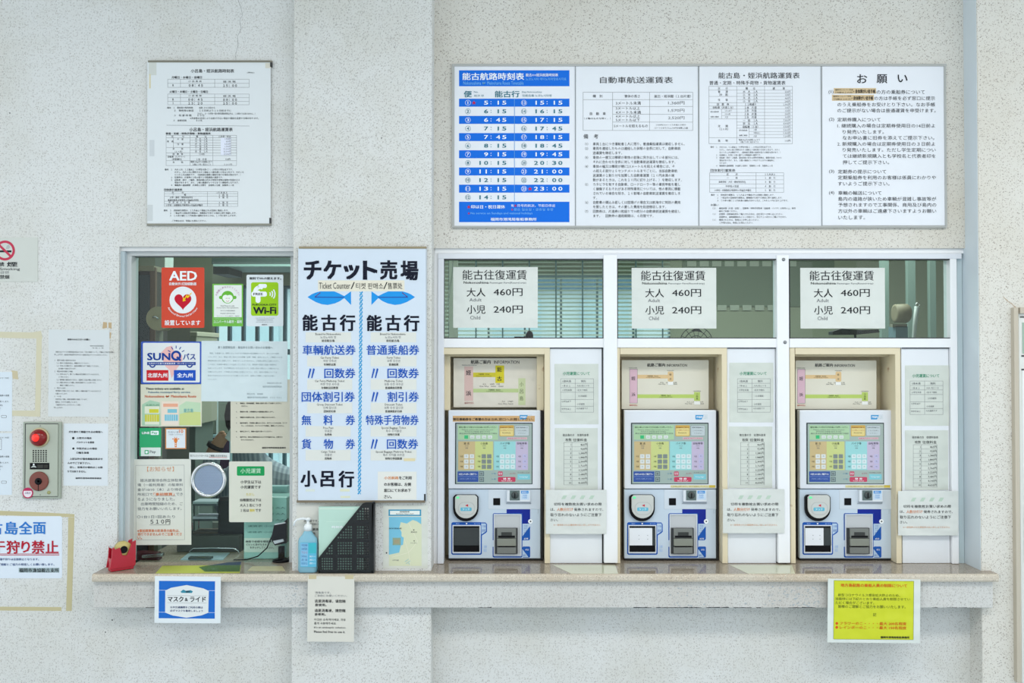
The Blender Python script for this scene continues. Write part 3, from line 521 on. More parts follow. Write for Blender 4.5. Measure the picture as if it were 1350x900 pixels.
# ---- papers on the ticket-window side wall
s = Sign('no_smoking_sign', 'grey no smoking sign with a red ring, above the taped notices', 'sign', (-34, 313, 50, 371), YL, mat('#cfd2cb', .5), (0, 300, 5), thick=.002)
s.arc(35, 151, 58, 16, 0, 360, ink('#c23a54'), 1, 36).rect(-20, 150, 78, 163, INK).poly([(40, 140), (48, 118), (62, 112), (70, 130), (58, 142)], ink('#b3b7b4'), 0).line(-6, 112, 76, 192, 15, ink('#c23a54'), 2)
s.T('禁', -75, 228, -22, 256, INK, .03).T('禁', -12, 228, 32, 256, INK, .03).T('煙', 48, 226, 118, 258, INK, .03).T('No Smoking', -60, 264, 134, 286, INK).T('금연', 4, 287, 60, 303, GREYINK).T('禁烟', 2, 312, 64, 338, INK, .02)
s.end()
GR = mat('#d3d8d9', .55, kind='paper')
s = Sign('notice_paper', 'grey dense text notice beside the ticket window, above the dog notice', 'notice', (64, 434.5, 144, 549), YL, GR, (0, 430, 3.6), rot=.4)
s.T('旅客のみなさまへお願い', 320, 58, 428, 67, INK, .04).T('福岡市港湾局客船事務所', 428, 90, 492, 95).T('令 和 ２ 年', 438, 100, 492, 105)
tx = ['　新型コロナウイルス感染症拡大防止のため、下記の事項について、ご理解とご協力をお願い', '申し上げます。船内及び待合所ではマスクの着用と咳エチケットをお守りください。', '', '１　発熱や咳等の症状がある方は', '　（１）船内では会話を控え、距離をおいてください。', '　（２）手洗いや消毒を行い、座席は間隔をあけて着席してください。', '　　　窓を開けて換気を行います。', '２　乗船人員を制限する場合', '　（１）状況に応じて、便ごとの乗船人員を制限させていただきます。', '　　　ご了承ください。', '　（２）臨時便の運航は行いません。混雑時には次の便をご利用ください。', '　（３）航路の状況により運休、時刻を変更することがあります。', '　　　　事前にご確認ください。', '３　窓口での対応', '　券売機をご利用いただくなど、職員との接触を避けていただきますよう', '　お願いいたします。', '４　その他', '　待合所内の清掃、消毒を定期的に実施しています。', '　職員は、マスクを着用しています。', '　ご迷惑をおかけしますがよろしくお願い', '申し上げます。']
s.para(tx, 258, 122, 13.2, 6.8, 8)
s.end()
s = Sign('dog_notice', 'white notice for passengers with dogs, beside the red-lamp intercom', 'notice', (84, 558, 142.5, 640), YL, mat('#d9dfe3', .5, kind='paper'), (60, 560, 11.25), rot=.3)
s.T('犬を連れて乗船されるお客様へ', 345, 86, 852, 118, INK, .05).disc(412, 196, 18, INK).T('小型犬の場合', 462, 180, 686, 208, INK, .05).T('バスケットを使用', 462, 242, 722, 272, INK, .05).disc(415, 350, 16, INK).T('中型犬以上の場合', 462, 334, 768, 364, INK, .05).T('口輪を装着', 462, 396, 648, 426, INK, .05)
s.T('上記以外の場合乗船出来ませ', 362, 486, 852, 518, INK, .05).T('んのでご了承下さい。', 332, 548, 668, 580, INK, .05).T('但し、盲導犬の場合はこの限', 362, 612, 852, 642, INK, .05).T('りではありません。', 332, 674, 606, 704, INK, .05).T('福岡市港湾局客船事務所', 450, 776, 836, 800, INK, .05)
s.end()
for nm, lab, y0, y1 in (('notice_sheet', 'white sheet cut by the photo edge, upper of the pair by the intercom', 490, 568), ('notice_sheet', 'white sheet cut by the photo edge, lower of the pair by the intercom', 570.5, 652)):
    s = Sign(nm, lab, 'notice', (-44, y0, 16, y1), YL, mat('#d6e0e8', .5, kind='paper'), (0, y0, 1), rot=.3)
    s.box(-20, 8, 2 if y0 > 500 else -4, 22, .5, GREYINK).L('お知らせ（大切）', -4, 8 if y0 < 500 else 6, 2.2, m=INK).L('乗船券の変更', -3, 31, 2.6, m=INK).L('お願いします。', -3, 39, 2.4, m=INK).rr(2, 57 if y0 < 500 else 63, 9, 60.5 if y0 < 500 else 66.5, 1, GREYINK).rr(2.5, 57.5 if y0 < 500 else 63.5, 8.5, 60 if y0 < 500 else 66, .8, mat('#d6e0e8', .5, kind='paper'), 1)
    s.para(['運航についてのご案内', '小児料金は半額です', '窓口にてお申し出'], -20, 44, 4, 2.4, m=GREYINK)
    s.end()
s = Sign('clam_digging_poster', 'poster banning clam digging, big blue and crimson characters over a red rule', 'poster', (-105, 680, 82, 762), YL, mat('#dbe4ee', .45, kind='paper'), (0, 640, 5), thick=.001, corners=3)
BG1 = ink('#2a78c8'); CR = ink('#b31c33')
s.T('能', -165, 240, -75, 322, BG1, .05).T('古', -62, 238, 18, 320, BG1, .05).T('島', 34, 236, 120, 322, BG1, .05).T('全', 126, 236, 214, 320, BG1, .05).T('面', 220, 240, 304, 318, BG1, .05)
s.T('潮', -150, 362, -60, 446, CR, .05).T('干', -48, 366, 36, 444, CR, .05).T('狩', 44, 360, 132, 446, CR, .05).T('り', 142, 364, 200, 440, CR, .05).T('禁', 210, 360, 296, 446, CR, .05).T('止', 302, 362, 388, 444, CR, .05).rect(-200, 447, 392, 451, CR).rect(-200, 455, 392, 459, CR)
s.T('漁業権を有する組合の潮干狩りは全面禁止となります。', -180, 476, 258, 492, ink('#2f4f86'), .02).T('皆様のご理解とご協力の程宜しくお願い致します。', -70, 510, 360, 526, ink('#2f4f86'), .02).rect(124, 540, 392, 572, ink('#a9bcc0')).T('福岡市漁協能古支所', 128, 543, 390, 570, INK, .03)
s.end()
# tape
TAPE = mat('#c3b991', .7); RES = mat('#d3cdb2', .8)
def tape(label, pts_list, m, name='masking_tape', grp=None, Y=YL):
    g = Geo()
    for q in pts_list: g.pprism(q, Y - .0005, .0005, m)
    o = mk(name, g); tag(o, label, 'tape', grp); return o
tape('tan masking tape strip running along the top of the clam poster', [[(-60, 671), (40, 674.5), (98, 677.5), (98, 681.5), (40, 680), (-60, 677)]], TAPE)
tape('tan masking tape strip standing upright beside the clam poster', [[(90, 681.8), (98, 681.8), (97, 720), (94.5, 805), (87, 805), (89, 740)]], TAPE)
tape('tan masking tape strip under the clam poster near the lower wall', [[(-60, 799), (0, 799.5), (81, 800), (81, 805), (0, 804.5), (-60, 804)]], TAPE)
tape('faded tape residue band above the white sheets by the intercom', [[(-10, 437), (42, 438), (54, 436), (56, 446), (40, 446), (-10, 445)]], RES, 'tape_residue')
tape('faded tape residue band standing over the intercom', [[(48, 446), (55, 446), (54, 500), (53, 549), (46, 549), (47, 500)]], RES, 'tape_residue')
tape('faded tape residue band just above the intercom top edge', [[(16, 541), (46, 541), (46, 549), (16, 548)]], RES, 'tape_residue')
tape('small brown tape scrap at the corner of the dense grey notice', [[(136, 424), (141, 425), (141, 432), (135, 433)], [(143, 425), (147, 425), (147, 433), (143, 432)], [(144.5, 438), (146.5, 438), (146, 446), (144.5, 446)]], mat('#c0a883', .8), 'tape_residue')
tape('small brown tape scrap near the sheets by the intercom', [[(15, 488), (23, 489), (24, 500), (17, 499)]], mat('#cbbf9f', .8), 'tape_residue')

# ---- intercom
ic = empty('emergency_intercom', U(55, 657, YL)); tag(ic, 'grey-green steel emergency intercom plate with a glowing red lamp', 'intercom')
GP = mat('#a2aa9c', .45)
g = Geo(); g.pbox(30, 556, 80, 657, YL - .01, .01, GP); mk('back_plate', g, ic, bevel=.002)
g = Geo(); g.pbox(33.5, 559, 76, 654, YL - .0135, .004, mat('#b0b7a8', .4)); mk('face_plate', g, ic, bevel=.0012)
g = Geo()
for a in ((32.6, 558.2, 33.6, 654.6), (75.6, 558.2, 76.6, 654.6), (33, 558, 76, 559), (33, 653.6, 76, 654.6)): g.pbox(*a, YL - .0108, .001, DARK)
mk('seam', g, ic)
Yi = YL - .0135
c = U(52.5, 576.5, Yi); g = Geo(); g.lathe([(.0345, 0), (.0345, -.005), (.030, -.007)], c, mat('#c3b48e', .4), 32, 'y'); mk('lamp_bezel', g, ic)
g = Geo(); g.lathe([(.0305, -.006), (.029, -.014), (.022, -.022), (.012, -.027), (.002, -.0285)], c, mat('#7c0808', .12, emit=.12), 32, 'y'); mk('lamp_dome', g, ic, label='glossy red lamp dome')
g = Geo().lathe([(.014, 0), (.012, -.003), (.002, -.005)], c + Vector((-.001, -.0255, .001)), mat('#f5261c', .2, emit=.8), 16, 'y'); mk('lamp_glow', g, ic)
g = Geo()
for i in range(6):
    for j in range(6): g.pbox(43 + i * 3.35, 593 + j * 2.75, 44.9 + i * 3.35, 594.7 + j * 2.75, Yi - .0004, .001, BLACK)
mk('speaker_grille', g, ic)
sg = Sign('name_plate', None, None, (39.5, 610, 65, 618.5), Yi, BLACK, (0, 430, 3.6), parent=ic, thick=.001); sg.disc(161, 655, 4, WINK).poly([(148, 668), (157, 660), (165, 660), (174, 668), (172, 670), (161, 668), (150, 670)], ink('#b9c0bd')); sg.rect(178, 656, 205, 672, ink('#3c3c38')).rect(208, 656, 228, 672, ink('#34342f')); sg.end()
c = U(51.8, 634, Yi); g = Geo(); g.lathe([(.034, 0), (.034, -.004), (.031, -.006)], c, mat('#7b3f33', .45), 32, 'y'); g.lathe([(.0125, -.005), (.012, -.008), (.004, -.006)], c, BLACK, 20, 'y'); g.box(c.x - .0012, c.x + .0012, c.y - .0066, c.y - .006, c.z - .034, c.z - .012, BLACK); mk('call_button', g, ic, label='round brown call button')
for px, py in ((53, 561), (53, 652)): p = U(px, py, Yi); g = Geo().lathe([(.0018, 0), (.0014, -.0012)], p, mat('#6f726a', .3, 1), 10, 'y'); mk('screw', g, ic)
p = U(64.5, 649, Yi); g = Geo().lathe([(.006, 0), (.006, -.0015), (.003, -.002)], p, mat('#9a9a62', .4), 14, 'y'); mk('key_lock', g, ic)
ss = Sign('round_sticker', None, None, (29.6, 642.5, 43.8, 656.7), Yi - .0005, ink('#b8305c'), (29.6, 642.5, 1), corners=7, parent=ic); ss.disc(7.1, 7.1, 5.6, ink('#e9dfe4')).T('点検済', 3.2, 5.6, 11, 8.4, ink('#7a6a8a')); ss.poly([(1.5, 4.2), (4, 1.5), (7, .6), (10, 1.5), (12.5, 4.2)], ink('#b8305c'), 1); ss.end()

# ================================================================ STICKERS AND PAPERS ON WINDOW 1
YG = YW + .006
s = Sign('aed_sticker', 'red AED sticker with a white disc and heart on the ticket window', 'sticker', (213, 352.5, 269.5, 432), YG, mat('#d43c18', .5), (150, 310, 5.293), thick=.0006, corners=2)
RD = ink('#c3122e'); YE = ink('#f2c81e')
s.T('AED', 388, 250, 582, 316, WINK, .05).T('自動体外式除細動器', 388, 328, 578, 350, WINK, .03).disc(483, 452, 94, ink('#e9ecee')).T('設置しています', 356, 592, 606, 628, WINK, .035)
hp = [(483 + 59 * (math.sin(t) ** 3), 458 - 3.9 * (13 * math.cos(t) - 5 * math.cos(2 * t) - 2 * math.cos(3 * t) - math.cos(4 * t))) for t in [2 * PI * i / 40 for i in range(40)]]
s.poly(hp, RD, 1).poly([(482, 462), (484, 432), (494, 440), (512, 410), (516, 424), (546, 396), (540, 412), (526, 420), (532, 426), (514, 440), (508, 430), (498, 448), (504, 456)], YE, 2)
s.arctext('Automated External Defibrillator', 483, 452, 112, 152, 28, 19, WINK, .02, inward=True)
s.end()
s = Sign('monkey_emblem_sticker', 'green bordered sticker with a green monkey face, between two larger stickers', 'sticker', (280, 374, 320.5, 430), YG, mat('#6cb93c', .4), (270, 310, 5.294), thick=.0006)
GN = ink('#69b63c'); s.rect(64, 348, 258, 572, ink('#e6ebe6')).disc(160, 432, 44, GN, 1).disc(112, 434, 12, GN, 1).disc(210, 434, 12, GN, 1).disc(146, 438, 22, ink('#eef2ea'), 2).disc(174, 438, 22, ink('#eef2ea'), 2).disc(160, 448, 28, ink('#eef2ea'), 2, 24).disc(160, 440, 2.5, RED, 3).disc(150, 440, 2.5, INK, 3).disc(171, 440, 2.5, INK, 3).arc(160, 452, 10, 2.5, 20, 160, RED, 3, 8)
s.arctext('お気軽に声をかけてください', 160, 445, 84, -165, -15, 15, ink('#b05a9a')).T('Feel free to ask', 112, 488, 208, 497).T('if you have any questions.', 84, 502, 238, 512).T('有什么问题请随时', 110, 522, 212, 531, GREYINK).T('부담없이 물어보세요', 108, 541, 212, 550, GREYINK).T('ユニバーサル都市・福岡', 84, 560, 240, 567, GREYINK)
s.T('ユニバーサル都市・福岡', 62, 592, 258, 614, WINK, .02).T('Universal City Fukuoka', 70, 580, 250, 586, WINK)
s.end()
s = Sign('wifi_sticker', 'white free city Wi-Fi sticker with a lime square', 'sticker', (325, 362, 373.5, 430), YG, mat('#dde6ea', .4), (270, 310, 5.294), thick=.0006, corners=2)
LM = ink('#9ccb1e')
s.T('無料でWi-Fi使えます。', 312, 292, 534, 310, INK, .04).rr(323, 328, 514, 562, 14, LM)
s.arc(388, 400, 38, 27, 180, 300, WINK, 1).line(373, 400, 373, 455, 0.1, WINK, 1).rr(355, 385, 389, 472, 16, WINK, 1).rr(372, 340, 434, 368, 14, WINK, 1).rr(326, 393, 434, 428, 14, WINK, 1).T('FREE', 340, 402, 406, 419, INK, .03)
for r in (18, 34, 50): s.arc(440, 410, r, 8, -38, 38, WINK, 1, 10)
s.T('FUKUOKA CITY', 333, 478, 500, 491, INK, .04).T('Wi-Fi', 338, 500, 500, 549, INK, .07).T('Free Wi-Fi by the city of Fukuoka', 356, 575, 486, 582, GREYINK).T('可免费使用福冈市无线网络', 362, 588, 476, 595, GREYINK).T('무료 와이파이를 이용하실 수 있습니다', 358, 602, 480, 609, GREYINK).T('福岡市', 398, 619, 436, 628)
s.end()
s = Sign('bus_pass_sticker', 'blue edged bus pass sticker with a sunburst lettering and two coloured tabs', 'sticker', (186, 450, 266, 506), YG, mat('#1d50b8', .4), (170, 440, 5.291), thick=.0006, corners=2)
DB = ink('#173f93'); PK = ink('#eab9b4')
s.rr(98, 62, 495, 338, 8, ink('#dfe3e4')).poly([(225, 130), (262, 92), (300, 82), (315, 118), (372, 150), (375, 185), (330, 250), (298, 310), (285, 255), (255, 225), (238, 185)], PK, 1)
s.T('SUN', 128, 132, 290, 184, DB, .06).arc(330, 152, 28, 15, 0, 360, DB, 3).line(335, 160, 362, 186, 14, DB, 3).T('パス', 378, 136, 466, 180, DB, .05)
for a in range(5): t = math.radians(-150 + a * 30); s.line(330 + 46 * math.cos(t), 148 + 46 * math.sin(t), 330 + 66 * math.cos(t), 148 + 66 * math.sin(t), 6, DB, 3)
s.rect(128, 196, 466, 218, DB, 2).T('九州のバス乗り放題乗車券（サンキューパス）', 138, 200, 456, 213, WINK, .01).arc(165, 214, 18, 9, 0, 180, DB, 3, 12).arc(424, 214, 18, 9, 0, 180, DB, 3, 12)
s.rect(124, 252, 276, 326, ink('#c9242b'), 2).T('北部九州', 132, 272, 268, 304, WINK, .04).rect(314, 252, 466, 326, ink('#1d50b8'), 2).T('全九州', 336, 272, 446, 304, WINK, .04)
s.end()
s = Sign('ticket_leaflet', 'beige ticket leaflet with small pictures of passes under the bus pass sticker', 'leaflet', (185.5, 506.5, 266, 562), YG, mat('#d6d5c0', .4, kind='laminate'), (170, 440, 5.291), thick=.0006)
s.T('These tickets are available at', 118, 374, 386, 389, INK, .04).T('Fukuoka municipal ferry service', 136, 400, 428, 416, ink('#2f6a8c'), .03).T('Nokonoshima ⇔ Meinohama Route', 112, 426, 470, 444, ink('#d0623a'), .03)
s.poly([(92, 492), (148, 462), (216, 478), (222, 640), (92, 640)], ink('#a9cbb0')).rect(110, 505, 214, 555, ink('#dfe3cc'), 1).rect(142, 524, 208, 550, ink('#cfcb3c'), 2).rect(112, 562, 212, 612, ink('#cdca48'), 1).rect(112, 612, 212, 632, ink('#dfe3d0'), 1)
for i in range(5): s.line(128 + i * 16, 562, 128 + i * 16, 612, 2, ink('#e6e6cf'), 2)
s.rect(228, 470, 346, 636, ink('#e8d9c9')).rect(240, 486, 342, 508, ink('#e7a98d'), 1).rect(270, 524, 336, 550, ink('#7ec0d0'), 2).rect(250, 562, 342, 606, ink('#7cbfd3'), 1).rect(240, 606, 342, 632, ink('#e6dccf'), 1)
for i in range(5): s.line(266 + i * 15, 562, 266 + i * 15, 606, 2, ink('#e6e6df'), 2)
s.poly([(352, 500), (400, 470), (500, 480), (502, 640), (352, 640)], ink('#bdd6b6')).poly([(352, 560), (420, 540), (500, 545), (502, 636), (352, 636)], ink('#c8d28c'), 1).T('能古島', 384, 520, 450, 548, ink('#6db4b8'), .02).T('北部九州', 118, 490, 210, 502, ink('#3a8a5c'))
s.end()
s = Sign('pay_sticker', 'green mobile payment sticker with a white lower band', 'sticker', (184, 564, 212.5, 601), YG, mat('#0fa467', .4), (170, 440, 5.291), thick=.0006, corners=1)
s.rect(84, 792, 222, 852, ink('#d9e2dd')).T('LINE', 92, 682, 146, 698, WINK, .05).rr(152, 676, 208, 704, 4, WINK).T('Pay', 160, 681, 200, 701, ink('#0fa467'), .04).rr(110, 810, 138, 838, 3, ink('#0fa467'), 1).rr(116, 816, 132, 832, 2, WINK, 2).T('Pay', 146, 812, 188, 836, GREYINK, .02)
s.end()
s = Sign('orange_sticker', 'white sticker with an orange border beside the green payment sticker', 'sticker', (218, 564, 245.5, 591.5), YG, mat('#d08a4c', .4), (170, 440, 5.291), thick=.0006)
OR = ink('#dd7f3c'); s.rect(261, 665, 393, 795, ink('#dde4ea')).T('ただいま', 274, 678, 346, 691, ink('#5a6a7a')).T('10', 350, 668, 380, 690, OR, .04).T('ご利用いただけます', 276, 698, 378, 706, GREYINK)
s.disc(327, 742, 13, OR, 1, 16).disc(308, 732, 6, OR, 1, 4).disc(346, 732, 6, OR, 1, 4).rect(320, 752, 334, 790, OR, 1).rect(318, 718, 322, 730, OR, 1).rect(332, 718, 336, 730, OR, 1).disc(327, 765, 4, ink('#e9e4dc'), 2).disc(327, 778, 4, ink('#e9e4dc'), 2)
s.end()
s = Sign('letter_notice', 'wide pale text sheet beside the bus pass sticker on the glass', 'notice', (265.5, 449.5, 379, 529), YG - .0012, mat('#cfdde0', .4, kind='laminate'), (260, 440, 5.293), thick=.0006, rot=.3)
s.T('乗り放題乗船券・乗船券をお買い求めのお客様へ', 144, 86, 526, 104, ink('#7c8a90'))
s.para(['　現在、お客様には、発売いたしております乗船券の有効期間について、次のとおり変更', 'いたします。また、乗船の際に定められた券種・区間・期間、船内において、ご確認いただき', '乗船券を他の方に譲渡したり、変更することはできません。ご利用の際はご注意ください。', 'このほか、お客様の都合による払戻しにつきましては、乗船券の裏面に記載の期間内に', '払戻しいたします。なお手数料をいただきますので、お買い求めの際はよくお確かめの上、', 'お願いいたします。ご不明な点は係員にお尋ねください。また、船内の座席については', '安全のためお立ちにならないようお願いいたします。皆様のご理解とご協力をお願い', 'いたします。'], 74, 136, 26, 12.4, 12, ink('#93a2a8'))
s.T('令和元年６月３日', 486, 336, 588, 348, ink('#93a2a8')).T('福岡市港湾局総務部客船課', 458, 360, 590, 373, ink('#93a2a8')).T('問合せ先　客船課', 350, 412, 460, 424, ink('#93a2a8')).T('福岡市港湾局客船事務所　０９２−８８１', 350, 436, 590, 449, ink('#93a2a8'))
s.end()
s = Sign('rules_notice', 'beige list of rules half hidden behind the wide pale text sheet', 'notice', (304, 500, 384, 597), YG, mat('#cfccbb', .5, kind='paper'), (260, 440, 5.293), thick=.0006)
s.para(['4．　乗船は、発券後確認、係員の指示に従ってお乗りください。', '　　　ください。', '', '5．　乗船中の際、お客様同士の席移動は禁止します。', '', '6．　乗船中の危険な行為、立ち入り禁止されています。', '', '7．　船内手続き、手荷物と離れるときは、必ずエンジンを止め、サイド', '　　　ブレーキをお引き、すべてのドアを閉め、確認してください。', '', '8．　船内において、係員の指示に従ってください。', '', '9．　船内では、他人に危害を加えるような行為などは、お断りさ', '　　　せていただきます。'], 272, 484, 19.6, 11, 11, INK, .04)
s.T('福岡市港湾局客船事務所', 452, 788, 620, 800, INK, .05)
s.end()
s = Sign('parking_notice', 'cream parking fee notice with orange heading, above the inner sill tray', 'notice', (173.5, 605, 252, 718), YG, mat('#d9dbd2', .5, kind='paper'), (120, 590, 5), thick=.0006, rot=-.3)
G2 = ink('#6f757c'); OR2 = ink('#dd7c4c')
s.box(296, 115, 616, 606, 1.5, G2).T('【お知らせ】', 372, 124, 548, 156, ink('#d79a72'))
for t, x0, y, x1, m in (('　姪浜旅客待合所立体駐車', 326, 214, 602, G2), ('場（一般利用者）の駐車料', 308, 244, 608, G2), ('金が10/10（木）より待合', 308, 275, 602, G2), ('所窓口で', 308, 306, 408, G2), ('「事前精算」', 414, 306, 550, OR2), ('でき', 562, 306, 606, G2), ('るようになりました。', 308, 338, 552, G2), ('出庫時間短縮のため、ご', 330, 369, 606, G2), ('協力をお願いいたします。', 308, 401, 598, G2), ('○1台1日1回あたり', 304, 454, 554, G2), ('※事前精算後の駐車券の紛失は、', 306, 546, 584, OR2), ('発行できませんのでご注意くださ', 306, 569, 598, OR2), ('い。', 306, 592, 336, OR2)): s.T(t.strip('\u3000'), x0, y - 10, x1, y + 10, m, .03 if m is OR2 else 0)
s.T('５１０円', 392, 472, 522, 502, INK, .02).line(386, 508, 522, 508, 2, INK).line(404, 318, 560, 318, 1.5, G2)
s.end()
s = Sign('credit_strip', 'narrow white strip about credit cards above the speaking ring', 'sticker', (249.5, 596.5, 303, 605.5), YG, mat('#dde3e2', .5), (240, 590, 5), thick=.0006, rot=.4)
s.T('各クレジットカードは', 55, 45, 172, 60, INK).T('ご使用いただけません', 178, 45, 298, 60, INK, .02).line(178, 64, 298, 64, 3, ink('#d0605a')); s.end()
s = Sign('child_fare_notice', 'cream child fare notice with a green heading panel on the glass', 'notice', (302, 608, 359, 688), YG, mat('#d8d9cc', .5, kind='paper'), (240, 590, 5), thick=.0006, corners=2)
s.rr(362, 122, 544, 184, 8, ink('#1f9b57')).T('小児運賃', 386, 136, 520, 168, ink('#c8ecd2'), .02).T('小学生以下は', 386, 214, 522, 236, INK, .02).T('小児運賃です', 386, 248, 520, 270, INK, .02).T('ただし', 424, 298, 478, 316, ink('#d8c850'), .02).T('幼稚園児以下は', 382, 334, 522, 354, INK, .02).T('大人１名につき', 382, 368, 522, 388, INK, .02).T('１名は', 386, 402, 442, 422, INK, .02).T('無料', 446, 402, 480, 422, ink('#e0cf40'), .04).T('です', 484, 402, 522, 422, INK, .02)
s.end()
# speaking ring
RINGM = mat('#b7c9e6', .25, kind='film'); RINGM.node_tree.nodes['Principled BSDF'].inputs['Alpha'].default_value = .38
sr = empty('speaking_ring', U(275, 656, YG)); tag(sr, 'round chrome speaking ring with a perforated disc set in the ticket window', 'speaking ring')
c = U(276, 632, YG); g = Geo().ring((c.x, YG - .006, c.z), .058, .0068, CHROME); mk('rim', g, sr)
g = Geo().lathe([(.054, 0), (.054, .003)], (c.x, YG - .006, c.z), RINGM, 40, 'y'); mk('disc', g, sr)
g = Geo()
for i in range(-8, 9):
    for j in range(-8, 9):
        if i * i + j * j < 62: g.lathe([(.0012, 0), (.0012, .0004)], (c.x + i * .006 + (j % 2) * .003, YG - .0066, c.z + j * .006), mat('#7f8fa8', .4), 5, 'y')
o = mk('perforation', g, sr); o['kind'] = 'stuff'

# ================================================================ COLUMN FOOT ITEMS
s = Sign('sanitizer_notice', 'off-white notice on the column behind the pump bottle and file box', 'notice', (391, 664, 440, 748), YC, mat('#d5d4cc', .5, kind='paper'), (370, 640, 4.09))
s.T('消毒液です。', 124, 182, 205, 196).T('ご自由にお使い', 160, 200, 232, 212).T('这是消毒液，', 158, 228, 240, 242, INK, .03).T('意使用。', 158, 250, 190, 262, INK, .03); s.end()
s = Sign('map_leaflet', 'pale map leaflet with a blue bay, standing on the sill against the column', 'leaflet', (505, 665.5, 564, 749), YC, mat('#d3d6cd', .35, kind='laminate'), (370, 640, 4.09))
SEA = ink('#79bdd6'); s.rect(582, 128, 758, 163, ink('#3c93b4')).rect(590, 135, 750, 156, ink('#e6ebe6'), 1).T('海浜地区案内図', 642, 137, 694, 144, INK, .03).T('SEASIDE AREA MAP', 622, 149, 718, 154, INK)
s.rect(584, 168, 760, 432, ink('#d4d8ba')).poly([(584, 168), (758, 168), (758, 208), (736, 192), (712, 184), (680, 204), (648, 196), (640, 228), (652, 250), (652, 272), (664, 280), (660, 318), (648, 322), (640, 360), (584, 372)], SEA, 1)
s.rect(604, 280, 648, 320, ink('#8fa28c'), 2).rect(612, 290, 640, 312, ink('#a39a7c'), 3).T('姪浜渡船場', 584, 226, 652, 234, INK).T('愛宕浜', 702, 246, 736, 253).T('マリナタウン', 700, 305, 736, 312).disc(718, 238, 3, INK, 2).disc(720, 297, 3, INK, 2).disc(571, 362, 4, INK, 0).T('小戸公園', 602, 397, 636, 405, GREYINK)
for q in ((670, 410, 690, 395), (676, 420, 700, 404), (690, 416, 696, 424)): s.line(*q, 3, ink('#9cc6c8'), 2)
for q in ((665, 280, 690, 360), (690, 200, 740, 300), (690, 360, 740, 300), (690, 360, 700, 430), (600, 385, 690, 360)): s.line(*q, 2, ink('#e4e3cf'), 2)
s.end()
# black file box with folder
fb = empty('file_box', (X(458, 754, 3.03), 3.03, ZS)); tag(fb, 'black perforated plastic file box holding a pale green folder', 'file box')
Y0 = 3.012; zb_ = ZS + .001
def fx(px): return X(px, 710, Y0)
def fz(py): return Z(py, Y0)
out = [(420, 753.6), (420, 735), (424, 730), (474, 668), (478, 663.5), (482, 662), (494, 661.8), (491.5, 753.6)]
outw = [(fx(a), max(fz(b), zb_)) for a, b in out]
# front cheek as a grid of cells with holes left open
g = Geo(); lat = mat('#101214', .35)
def inside(x, z):
    n = len(outw); r = False
    for i in range(n):
        (x1, z1), (x2, z2) = outw[i], outw[i - 1]
        if (z1 > z) != (z2 > z) and x < (x2 - x1) * (z - z1) / (z2 - z1) + x1: r = not r
    return r
g2 = Geo(); g2.prism(outw, Y0, Y0 + .0025, lat)
holes = Geo(); LITE = mat('#a7b3ae', .5)
hx = [[425 + i * 3.1 for i in range(5)], [446 + i * 3.35 for i in range(6)], [471.5 + i * 3.35 for i in range(5)]]
hz = [[670.5 + i * 3.4 for i in range(5)], [694.5 + i * 3.5 for i in range(5)], [715.5 + i * 3.5 for i in range(5)], [736.5 + i * 3.3 for i in range(5)]]
bm = bmesh.new()
# build cheek as strips: rows/cols lattice minus holes
xsn = sorted([v for c_ in hx for a in c_ for v in (fx(a - 1.05), fx(a + 1.05))]); zsn = sorted([v for c_ in hz for a in c_ for v in (fz(a - 1.05), fz(a + 1.05))])
def isin(v, lst, conv):
    return any(abs(v - conv(a)) < .0021 for c_ in lst for a in c_)
xsn = [min(p[0] for p in outw)] + xsn + [max(p[0] for p in outw)]; zsn = [min(p[1] for p in outw)] + zsn + [max(p[1] for p in outw)]
for i in range(len(xsn) - 1):
    for j in range(len(zsn) - 1):
        cx_, cz_ = (xsn[i] + xsn[i + 1]) / 2, (zsn[j] + zsn[j + 1]) / 2
        hole = isin(cx_, hx, fx) and isin(cz_, hz, fz) and (xsn[i + 1] - xsn[i]) < .006
        if hole: 
            if all(inside(cx_ + dx, cz_ + dz) for dx in (-.006, .006) for dz in (-.006, .006)): continue
        # clip the cell against the sloping edge: keep it when its centre lies inside
        q = [(xsn[i], zsn[j]), (xsn[i + 1], zsn[j]), (xsn[i + 1], zsn[j + 1]), (xsn[i], zsn[j + 1])]
        for t in range(len(outw)):
            (ax, az), (bx, bz) = outw[t], outw[(t + 1) % len(outw)]; sd = lambda p: (bx - ax) * (p[1] - az) - (bz - az) * (p[0] - ax)
            nq = []
            for u in range(len(q)):
                p0, p1 = q[u - 1], q[u]; d0, d1 = sd(p0), sd(p1)
                if (d0 > 1e-9) != (d1 > 1e-9): k_ = d0 / (d0 - d1); nq.append((p0[0] + (p1[0] - p0[0]) * k_, p0[1] + (p1[1] - p0[1]) * k_))
                if d1 <= 1e-9: nq.append(p1)
            q = nq
            if len(q) < 3: break
        if len(q) > 2: g.prism(q, Y0, Y0 + .0025, lat)
mk('perforated_side', g, fb)
g = Geo()
edge = [Vector((a, Y0 + .0012, b)) for a, b in outw[:8]]
for i in range(len(outw)):
    a, b = Vector((outw[i][0], 0, outw[i][1])), Vector((outw[(i + 1) % len(outw)][0], 0, outw[(i + 1) % len(outw)][1])); d = (b - a)
    if d.length < 1e-5: continue
    nrm = Vector((-d.z, 0, d.x)).normalized() * .0045
    cen = Vector((sum(p[0] for p in outw) / len(outw), 0, sum(p[1] for p in outw) / len(outw)))
    if nrm.dot(cen - a) < 0: nrm = -nrm
    q = [a, b, b + nrm, a + nrm]; g.prism([(p.x, p.z) for p in q], Y0 - .0005, Y0 + .003, lat)
mk('rim', g, fb)
g = Geo(); xa, xb2 = outw[0][0], outw[-1][0]; zt = outw[6][1]
